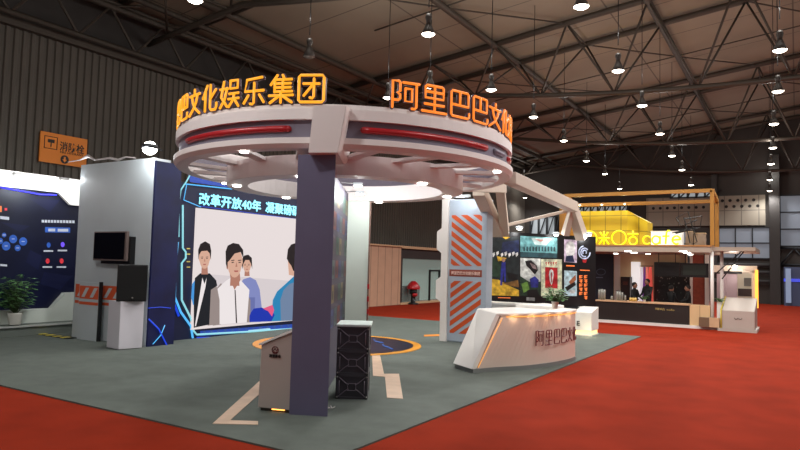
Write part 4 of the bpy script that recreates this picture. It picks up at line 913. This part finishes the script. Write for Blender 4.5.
t = cafe = thing('cafe_booth', 'open cafe booth with pale flat roof and slim posts', 'cafe booth', (-4.6, 26.5, 0))
pinkw = mat('cafe_fascia', (160, 144, 128), .5)
MB().mm((-8.1, 25.2, 2.72), (-2.55, 29.2, 2.93)).build('roof_slab', pinkw, t); MB().mm((-8.1, 25.17, 2.93), (-2.55, 29.2, 2.98)).build('roof_edge', mat('wood_edge', (170, 116, 62), .5), t)
MB().mm((-2.55, 25.3, 2.78), (-1.2, 28.6, 2.92)).build('canopy_extension', pinkw, t)
for x, y in ((-2.56, 25.35), (-2.3, 25.9)): MB().tube([(x, y, 0), (x, y, 2.8)], .06, 10).build('slim_post', white, t)
for px in (628, 634, 683, 687):
    q = G(px, 251 if px in (628, 683) else 252.5, 2.72); downlight(q.x, min(q.y, 28.8), 2.72, 6, t, (1, .85, .7), r=.09)
for x in (-6.5, -5.2, -3.6): downlight(x, 27.9, 2.72, 5, t, (1, .85, .7), r=.07)
beige = mat('cafe_beige', (216, 190, 150), .6)
MB().mm((-8.1, 29.2, 0), (-3.9, 29.35, 2.75)).build('rear_wall', beige, t)
YB = 29.15; PBk = Plane((0, YB, 0), (1, 0, 0))
def onb(px0, px1, py0, py1, name, mt, th=.1, y=YB, par=None):
    pl = Plane((0, y, 0), (1, 0, 0)); a = pl.hit(px0, py1); b = pl.hit(px1, py0)
    return MB().mm((a.x, y, max(.0, a.z)), (b.x, y+th, b.z)).build(name, mt, par or cafe)
onb(592, 613.5, 252, 330, 'navy_panel', mat('cafe_navy', (28, 36, 54), .4)); onb(614, 620, 252, 330, 'white_pier', white)
onb(654, 691, 263, 330, 'black_menu_wall', mat('menu_black', (16, 15, 16), .4), y=29.0)
onb(692, 705, 254, 330, 'brick_pier', mat('brick_red', (150, 70, 50), .7, noise=.15, nscale=8), y=29.0); onb(690, 692.3, 254, 330, 'white_pier', white, y=28.9); onb(705, 709, 254, 330, 'white_pier', white, y=28.9)
onb(631, 640, 262, 330, 'lit_white_panel', mat('lit_panel', (240, 238, 236), .5, emit=.7), y=29.05)
graphic('cafe_wall_marks', Plane((0, 29.15, 0), (1, 0, 0)), [(mat('navy_mark', (70, 86, 110), .4), [(601+5*math.cos(a), 272+3.5*math.sin(a)) for a in [2*PI*i/14 for i in range(14)]], 0), (mat('cafe_navy', (28, 36, 54)), [(601+4*math.cos(a), 272+2.6*math.sin(a)) for a in [2*PI*i/14 for i in range(14)]], 1), (mat('navy_mark2', (100, 116, 140), .4), rect(596, 277, 603, 278), 1)], cafe)
gw = random.Random(8); its = []
for i in range(46): x = gw.uniform(655, 690); y = gw.uniform(274, 300); s_ = gw.uniform(.4, 1.5); its.append((mat('chalk_%d' % (i % 3), [(120, 116, 108), (80, 84, 78), (160, 150, 140)][i % 3], .6), [(x, y), (x+s_, y-s_*.5), (x+s_*1.2, y+s_*.7), (x+.2*s_, y+s_)], 1))
graphic('chalk_marks', Plane((0, 29.0, 0), (1, 0, 0)), its, cafe)
t = thing('menu_screen', 'black hanging menu screen under the cafe roof', 'screen', (-3.6, 27, 2))
pl = Plane((0, 26.9, 0), (1, 0, 0)); a = pl.hit(681, 277); b = pl.hit(708.5, 263.5)
MB().mm((a.x, 26.9, a.z), (b.x, 27.0, b.z)).build('panel', black, t); 
for x in (a.x+.15, b.x-.15): MB().tube([(x, 26.95, b.z), (x, 26.95, 2.74)], .015, 6).build('hanger', black, t)
graphic('menu_glow', pl, [(mat('menu_green', (40, 52, 46), .4, emit=.1), rect(683, 265, 706, 275), 0)], t)
t = thing('menu_screen', 'larger black hanging board left of the menu screen in the cafe', 'screen', (-4.6, 27, 2)); a = pl.hit(654.5, 276); b = pl.hit(679.5, 262.5)
MB().mm((a.x, 26.9, a.z), (b.x, 27.0, b.z)).build('panel', black, t)
for x in (a.x+.15, b.x-.15): MB().tube([(x, 26.95, b.z), (x, 26.95, 2.74)], .015, 6).build('hanger', black, t)
# cafe counter
t = thing('cafe_counter', 'long black cafe counter with pale top edge and white plinth', 'counter', (-5, 25.3, 0))
MB().mm((-6.62, 25.3, .1), (-3.32, 25.9, .80)).build('body', mat('counter_black', (34, 29, 27), .4), t); MB().mm((-6.65, 25.25, .80), (-3.3, 25.95, .85)).build('top', wood, t)
MB().mm((-6.7, 25.15, 0), (-2.4, 25.8, .1)).build('plinth', white, t)
MB().mm((-3.3, 25.3, .1), (-2.62, 25.9, .82)).build('wooden_end', bricks(mat('counter_wood', (206, 172, 128), .5), .34, .9, .01, (150, 120, 86), 'XZ'), t)
o_ = Plane((0, 25.3, 0), (1, 0, 0)); q = o_.hit(655, 309)
text('counter_text', '咪咕 cafe', (q.x, 25.295, q.z-.03), (1, 0, 0), (0, 0, 1), .1, mat('gold_text', (170, 150, 90), .5, emit=.1), t, width=o_.hit(674, 309).x-q.x)
ring_ = MB(); q = o_.hit(640, 304.5); ring_.tube([(q.x+.11*math.cos(a), 25.29, q.z+.07*math.sin(a)) for a in [2*PI*i/16 for i in range(16)]], .008, 5, closed=True); ring_.build('counter_logo', mat('dim_green', (50, 70, 60), .5), t)
# jars and cups on the cafe counter
cnt = 0
jarm = mat('jar_glass', (150, 150, 142), .3, metal=.2); cupm = mat('cup_yellow', (206, 170, 90), .5)
JL = ['tall steel jar at the far left end of the cafe counter', 'tallest steel jar, second from the left end of the cafe counter', 'steel jar, third from the left, closing the first group on the cafe counter', 'short squat jar alone between the two groups of jars on the cafe counter', 'steel jar opening the second group on the cafe counter', 'middle tall steel jar of the second group on the cafe counter', 'narrower steel jar, right in the second group on the cafe counter', 'short thin jar at the right end of the jars on the cafe counter']
for ji, (px, h, r) in enumerate(((598, .38, .05), (600.5, .40, .05), (603, .38, .05), (610.5, .14, .045), (616, .34, .05), (618.5, .34, .05), (621, .3, .04), (624, .2, .04))):
    x = o_.hit(px, 300).x; yv = 25.5
    q = thing('steel_jar', JL[ji], 'jar', (x, yv, .85), 'steel jars on the cafe counter')
    MB().lathe((x, yv, .85), [(.001, 0), (r, 0), (r, h), (r*.8, h+.01), (.001, h+.01)], 12).build('body', jarm, q); MB().lathe((x, yv, .85+h), [(r*.85, 0), (r*.85, .03), (.001, .035)], 12).build('lid', black, q)
for ci, px in enumerate((630, 632.5, 634.5)):
    x = o_.hit(px, 300).x; o = MB().lathe((x, 25.45, .85), [(.001, 0), (.05, 0), (.065, .13), (.06, .13), (.045, .01), (.001, .01)], 12).build('paper_cup', cupm)
    tag(o, 'small yellow cup on the cafe counter, %s of three' % ('left', 'middle', 'right')[ci], 'cup', 'yellow cups on the cafe counter')
plant((o_.hit(643.5, 300).x, 25.5, .85), .05, .08, .12, .16, 22, 'tiny green plant on the cafe counter before the people', 12, .07, .2)
# end block right of the counter
t = thing('end_counter', 'white box counter with sloped top and yellow edge at the cafe corner', 'counter', (-1.8, 25.2, 0))
eb = MB(); eb.extr([(-1.22, 24.9, .1), (-1.22, 24.9, .72), (-1.22, 26.6, 1.12), (-1.22, 26.6, .1)], (-1.0, 0, 0)); eb.build('body', mat('pinkish_white', (178, 166, 156), .5), t, bevel=.01)
MB().mm((-2.35, 24.85, 0), (-1.15, 26.6, .1)).build('plinth', mat('pinkish_white', (178, 166, 156)), t)
for sx in (-2.24,): MB().tube([(sx, 24.88, .1), (sx, 24.88, .74), (sx, 26.6, 1.14)], .025, 6).build('yellow_edge', mat('edge_yellow', (206, 186, 60), .5), t)
MB().tube([(-2.24, 24.88, .08), (-1.2, 24.88, .08)], .02, 6).build('yellow_edge', mat('edge_yellow', (206, 186, 60), .5), t)
lo_ = MB()
for dx in (0, .13): lo_.tube([(-1.78+dx+.05*math.cos(a), 24.885, .48+.05*math.sin(a)) for a in [PI+PI*i/8 for i in range(9)]], .008, 5)
lo_.build('logo', mat('logo_black', (30, 20, 24), .5), t)
t = thing('wooden_step', 'small wooden box step beside the counter end', 'step', (-2.45, 25.2, 0)); MB().mm((-2.95, 24.95, .1), (-2.62, 25.25, .42)).build('left_block', mat('step_dark', (110, 86, 64), .5), t); MB().mm((-2.62, 24.95, .1), (-2.3, 25.25, .42)).build('right_block', wood, t)
plant((-2.35, 25.5, .92), .07, .06, .16, .14, 20, 'small dark plant on the post corner of the cafe', 21, .09, .2)
MB().mm((-2.42, 25.42, .0), (-2.28, 25.58, .92)).build('plant_post', white, cafe)
# neighbouring pink stand
t = thing('pale_stand', 'pale pinkish stand with curtains and a glowing orange edge right of the cafe', 'exhibition stand', (-2, 28.4, 0))
lil = mat('lilac_curtain', (196, 176, 184), .7)
PSd = Plane((0, 28.4, 0), (1, 0, 0))
def sb_(px0, py0, px1, py1, name, mt, y=28.4, th=.1):
    pl = Plane((0, y, 0), (1, 0, 0)); a = pl.hit(px0, py1); b = pl.hit(px1, py0); return MB().mm((a.x, y, max(0, a.z)), (b.x, y+th, b.z)).build(name, mt, t)
sb_(712, 266, 757, 272, 'header', mat('stand_header', (214, 198, 180), .5, emit=.12)); sb_(722, 271.5, 742, 273.5, 'header_slot', black, y=28.35, th=.04); sb_(717, 274, 726.5, 318, 'curtain', lil); sb_(727, 274, 737, 318, 'curtain', lil)
sb_(737.5, 272, 756, 305, 'inner_wall', mat('stand_lit', (196, 186, 164), .5, emit=.25), y=29.4); sb_(738, 289, 752, 296, 'shelf', mat('dark_shelf', (60, 50, 46), .5), y=29.2); sb_(744, 278, 751, 286, 'picture', mat('pict_grey', (110, 110, 104), .5), y=29.3)
sb_(752, 270, 755, 312, 'post', mat('stand_header', (214, 198, 180))); sb_(755.2, 270, 758, 308, 'glowing_edge', mat('amber_glow', (255, 180, 70), .4, emit=1.3), y=28.3)
l = D.lights.new('stand_lamp', 'POINT'); l.energy = 25; l.color = (1, .9, .8); lo = D.objects.new('stand_lamp', l); COL.objects.link(lo); lo.parent = t; q = PSd.hit(735, 268); lo.location = (q.x+2, -.8, 2.3)
MB().ell((q.x, 28.2, q.z+.05), (.1, .1, .06), 10, 6).build('lamp', mat('spot_lens', (255, 252, 240), .4), t)
for k, (a, b) in enumerate((((713, 276), (742, 251)), ((722, 279), (744, 251)))):
    pl = Plane((0, 25.6, 0), (1, 0, 0)); MB().tube([pl.hit(*a), pl.hit(*b)], .02, 6).build('diagonal_strut', black, cafe)
# yellow box and sign on the cafe roof
t = thing('yellow_box', 'bright yellow panelled enclosure on the cafe roof', 'enclosure', (-6, 27, 2.98))
ylw = mat('yellow_wall', (206, 176, 26), .45, emit=.02, ecol=(230, 200, 20)); bricks(ylw, .62, .62, .02, (150, 130, 20), 'XZ')
yp = [(-8.0, 26.6), (-5.75, 26.6), (-5.1, 27.2), (-5.1, 28.3), (-8.0, 28.3)]
MB().loft([(x, y, 2.98) for x, y in yp], [(x, y, z) for (x, y), z in zip(yp, (4.42, 4.42, 4.0, 4.0, 4.42))]).build('panels', ylw, t)
for x in (-7.6, -6.7, -5.8):
    l = D.lights.new('yellow_wash', 'POINT'); l.energy = 9; l.color = (1, .9, .5); l.shadow_soft_size = .1; lo = D.objects.new('yellow_wash', l); COL.objects.link(lo); lo.parent = t; lo.location = Vector((x, 26.3, 4.6))-Vector((-6, 27, 2.98))
    MB().ell((x, 26.33, 4.66), (.06, .06, .04), 8, 6).build('wash_lamp', white, t); MB().tube([(x, 26.33, 4.68), (x, 26.62, 4.4)], .012, 5).build('wash_arm', black, t)
t = thing('cafe_sign', 'yellow neon cafe sign with ring shaped characters on the roof edge', 'sign', (-5.5, 25.4, 3))
ny = mat('yellow_neon', (120, 110, 10), .4, emit=1.15, ecol=(250, 240, 20)); PN = Plane((0, 25.3, 0), (1, 0, 0))
def nt_(pts, r=.035, closed=False, nm='neon_character'): return pts
def ncirc(cx, cy, r, n=20, a0=0, a1=2*PI): return [(cx+r*math.cos(a0+(a1-a0)*i/n), cy+r*math.sin(a0+(a1-a0)*i/n)) for i in range(n+1)]
def neonch(strokes, r=.036):
    mb = MB()
    for st in strokes: mb.tube([PN.hit(*p) for p in st], .034, 6)
    return mb.build('neon_character', ny, t)
neonch([ncirc(589.5, 238.3, 7.2)]); neonch([[(604, 231), (604, 245)], [(598.5, 238), (609.5, 238)], [(600, 232), (602.5, 236)], [(608, 232), (605.5, 236)], [(603, 239), (599, 244.5)], [(605, 239), (609, 244.5)]])
neonch([ncirc(619, 238, 7.2)]); neonch([[(627.5, 234), (638.5, 234)], [(633, 230.5), (633, 237)], ncirc(633, 240.7, 4)])
neonch([ncirc(647, 240, 4, 14, .7, 5.6)]); neonch([ncirc(656, 240, 4), [(660, 236), (660, 244)]]); neonch([[(670, 231), (668, 230.5), (666.5, 232.5), (665.5, 244)], [(662.5, 236.2), (669.5, 236)]])
neonch([[(672.5, 240), (680.5, 239.4)]+ncirc(676.4, 240, 4, 14, -.1, -5.3)])
MB().mm((-7.0, 25.28, 2.96), (-3.6, 25.34, 2.99)).build('sign_rail', yelm, t)
t = thing('white_planter', 'bright white box on the roof behind the cafe lettering', 'planter', (-4.4, 26.5, 2.98)); a = Plane((0, 26.4, 0), (1, 0, 0)).hit(651, 246); b = Plane((0, 26.4, 0), (1, 0, 0)).hit(682, 231.5)
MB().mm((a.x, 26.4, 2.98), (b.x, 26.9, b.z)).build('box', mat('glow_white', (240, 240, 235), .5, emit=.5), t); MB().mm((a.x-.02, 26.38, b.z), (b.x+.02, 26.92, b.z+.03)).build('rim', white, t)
for k, (x0, x1, y0) in enumerate(((685.5, 693, 232), (694, 705, 233.5))):
    pl = Plane((0, 26.6, 0), (1, 0, 0)); a = pl.hit(x0, 246); b = pl.hit(x1, y0); t = thing('roof_crate', ['smaller', 'larger'][k]+' beige box on the cafe roof behind the black metal frame', 'box', ((a.x+b.x)/2, 26.7, 2.98), 'beige boxes on the cafe roof')
    MB().mm((a.x, 26.6, 2.98), (b.x, 27.0, b.z)).build('body', pinkw, t); MB().mm((a.x-.02, 26.58, b.z), (b.x+.02, 27.02, b.z+.03)).build('lid', beige, t)
t = thing('metal_stools', 'tangle of thin black metal furniture frames on the cafe roof', 'furniture frames', (-3.3, 25.8, 2.98)); pl = Plane((0, 25.7, 0), (1, 0, 0)); pl2 = Plane((0, 26.1, 0), (1, 0, 0))
def bf(P, nm='frame_tube'):
    MB().tube([pl.hit(*p) for p in P]+[pl2.hit(*p) for p in P[::-1]], .022, 5).build(nm, black, t)
bf([(676, 218), (688, 211.5), (697, 242), (693, 244)]); bf([(676, 218), (681, 226), (697, 220)]); bf([(684, 217), (690, 243)]); bf([(672, 233), (700, 228), (702, 216), (684, 219)]); bf([(683, 231), (676, 233)])
MB().loft([pl.hit(*p) for p in ((674, 232), (696, 227), (698, 229), (676, 234))], [pl2.hit(*p) for p in ((674, 232), (696, 227), (698, 229), (676, 234))]).build('seat_plate', black, t)
# hanging clothes display
t = thing('clothes_display', 'bright display of pink and white clothes hanging behind the cafe counter', 'clothes', (-5.4, 28.5, 0))
pl = Plane((0, 28.6, 0), (1, 0, 0))
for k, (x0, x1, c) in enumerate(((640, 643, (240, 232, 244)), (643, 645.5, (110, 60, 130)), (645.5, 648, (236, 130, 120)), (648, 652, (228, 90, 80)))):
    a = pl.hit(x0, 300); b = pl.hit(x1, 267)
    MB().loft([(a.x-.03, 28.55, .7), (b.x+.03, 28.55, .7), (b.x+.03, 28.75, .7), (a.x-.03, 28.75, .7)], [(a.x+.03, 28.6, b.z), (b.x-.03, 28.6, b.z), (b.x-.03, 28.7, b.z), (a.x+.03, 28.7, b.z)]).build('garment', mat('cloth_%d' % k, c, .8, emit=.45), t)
MB().tube([(pl.hit(639, 266).x, 28.65, pl.hit(640, 266).z), (pl.hit(653, 266).x, 28.65, pl.hit(653, 266).z)], .015, 6).build('rail', black, t)
t = thing('dark_cupboard', 'dark cupboard with a dull red door behind the cafe counter', 'cupboard', (-5.9, 28.9, 0)); a = pl.hit(620.5, 305); b = pl.hit(630, 277)
MB().mm((a.x, 28.6, 0), (b.x, 29.1, b.z)).build('body', mat('cupboard_dark', (40, 22, 18), .5), t); MB().mm((a.x+.1, 28.59, b.z-.35), (b.x-.1, 28.6, b.z-.2)).build('door', mat('cupboard_red', (90, 40, 28), .5), t)  # plain dull red door on the dark body
# ------------------------------------------------------------------ people
def person(p, rz, label, h=1.68, cloth=(14, 14, 16), hairc=(20, 16, 16), lean=0, seat=False):
    t = thing('person', label, 'person', p)
    k = h/1.7; zo = -.35 if seat else 0
    J = [((0, 0, .95), .13), ((0, .01, 1.15), .125), ((0, 0, 1.35), .15), ((0, lean*.3, 1.46), .07), ((0, -.01+lean*.5, 1.54), .055), ((0, -.02+lean*.6, 1.63), .09)]
    V = []; E = []; R_ = []
    for c_, r_ in J: V.append(Vector(c_)); R_.append(r_)
    E += [(0, 1), (1, 2), (2, 3), (3, 4), (4, 5)]
    for s in (-1, 1):
        b = len(V); V += [Vector((s*.18, 0, 1.40)), Vector((s*.23, -.06, 1.14)), Vector((s*.16, -.28, 1.03)), Vector((s*.14, -.36, 1.02))]; R_ += [.06, .045, .035, .03]
        E += [(2, b), (b, b+1), (b+1, b+2), (b+2, b+3)]
        b = len(V)
        if seat: V += [Vector((s*.1, -.05, .88)), Vector((s*.12, -.42, .82)), Vector((s*.12, -.42, .42)), Vector((s*.12, -.55, .38))]
        else: V += [Vector((s*.1, 0, .88)), Vector((s*.11, -.02, .48)), Vector((s*.11, .0, .08)), Vector((s*.11, -.14, .04))]
        R_ += [.09, .06, .045, .04]; E += [(0, b), (b, b+1), (b+1, b+2), (b+2, b+3)]
    me = D.meshes.new('body'); me.from_pydata([Vector((v.x*k, v.y*k, v.z*k+zo)) for v in V], E, []); o = D.objects.new('body', me); COL.objects.link(o); o.parent = t
    sm = o.modifiers.new('skin', 'SKIN'); sm.use_smooth_shade = True
    for i, sv in enumerate(me.skin_vertices[0].data): sv.radius = (R_[i]*k, R_[i]*k); sv.use_root = (i == 0)
    o.modifiers.new('sub', 'SUBSURF').levels = 1; o.modifiers['sub'].render_levels = 1
    mb = mat('clothed_%d_%d' % cloth[:2], cloth, .8); me.materials.append(mb)
    hd = Vector((0, (-.02+lean*.6)*k, 1.615*k+zo))+Vector(p)
    MB().ell(hd, (.085, .1, .12), 14, 10).build('head', mat('skin_tone', (150, 108, 88), .6), t)
    f = MB(); f.ell(hd+Vector((0, -.105, -.005)), (.014, .02, .025), 8, 6); f.build('nose', mat('skin_tone', (150, 108, 88)), t)
    f = MB(); [f.ell(hd+Vector((s*.034, -.09, .02)), (.013, .01, .008), 8, 6) for s in (-1, 1)]; f.build('eyes', black, t)
    f = MB(); f.ell(hd+Vector((0, .018, .035)), (.094, .1, .105), 14, 10); f.build('hair', mat('hair_%d' % hairc[0], hairc, .7), t)
    t.rotation_euler = (0, 0, rz); return t
q = G(636, 0, 0)
def pxy(px, y): a = Plane((0, y, 0), (1, 0, 0)).hit(px, 280); return a.x
person((pxy(634.5, 26.4), 26.4, 0), 1.1, 'person in dark clothes standing behind the cafe counter beside the bright clothes', 1.50)
person((pxy(647.5, 26.3), 26.3, 0), -.6, 'taller person in black in front of the pink clothes display', 1.66)
person((pxy(688, 26.6), 26.6, 0), -1.2, 'person in black behind the right half of the cafe counter', 1.46)
person((pxy(671, 26.8), 26.8, 0), 2.6, 'dark figure facing away before the black menu wall', 1.42)
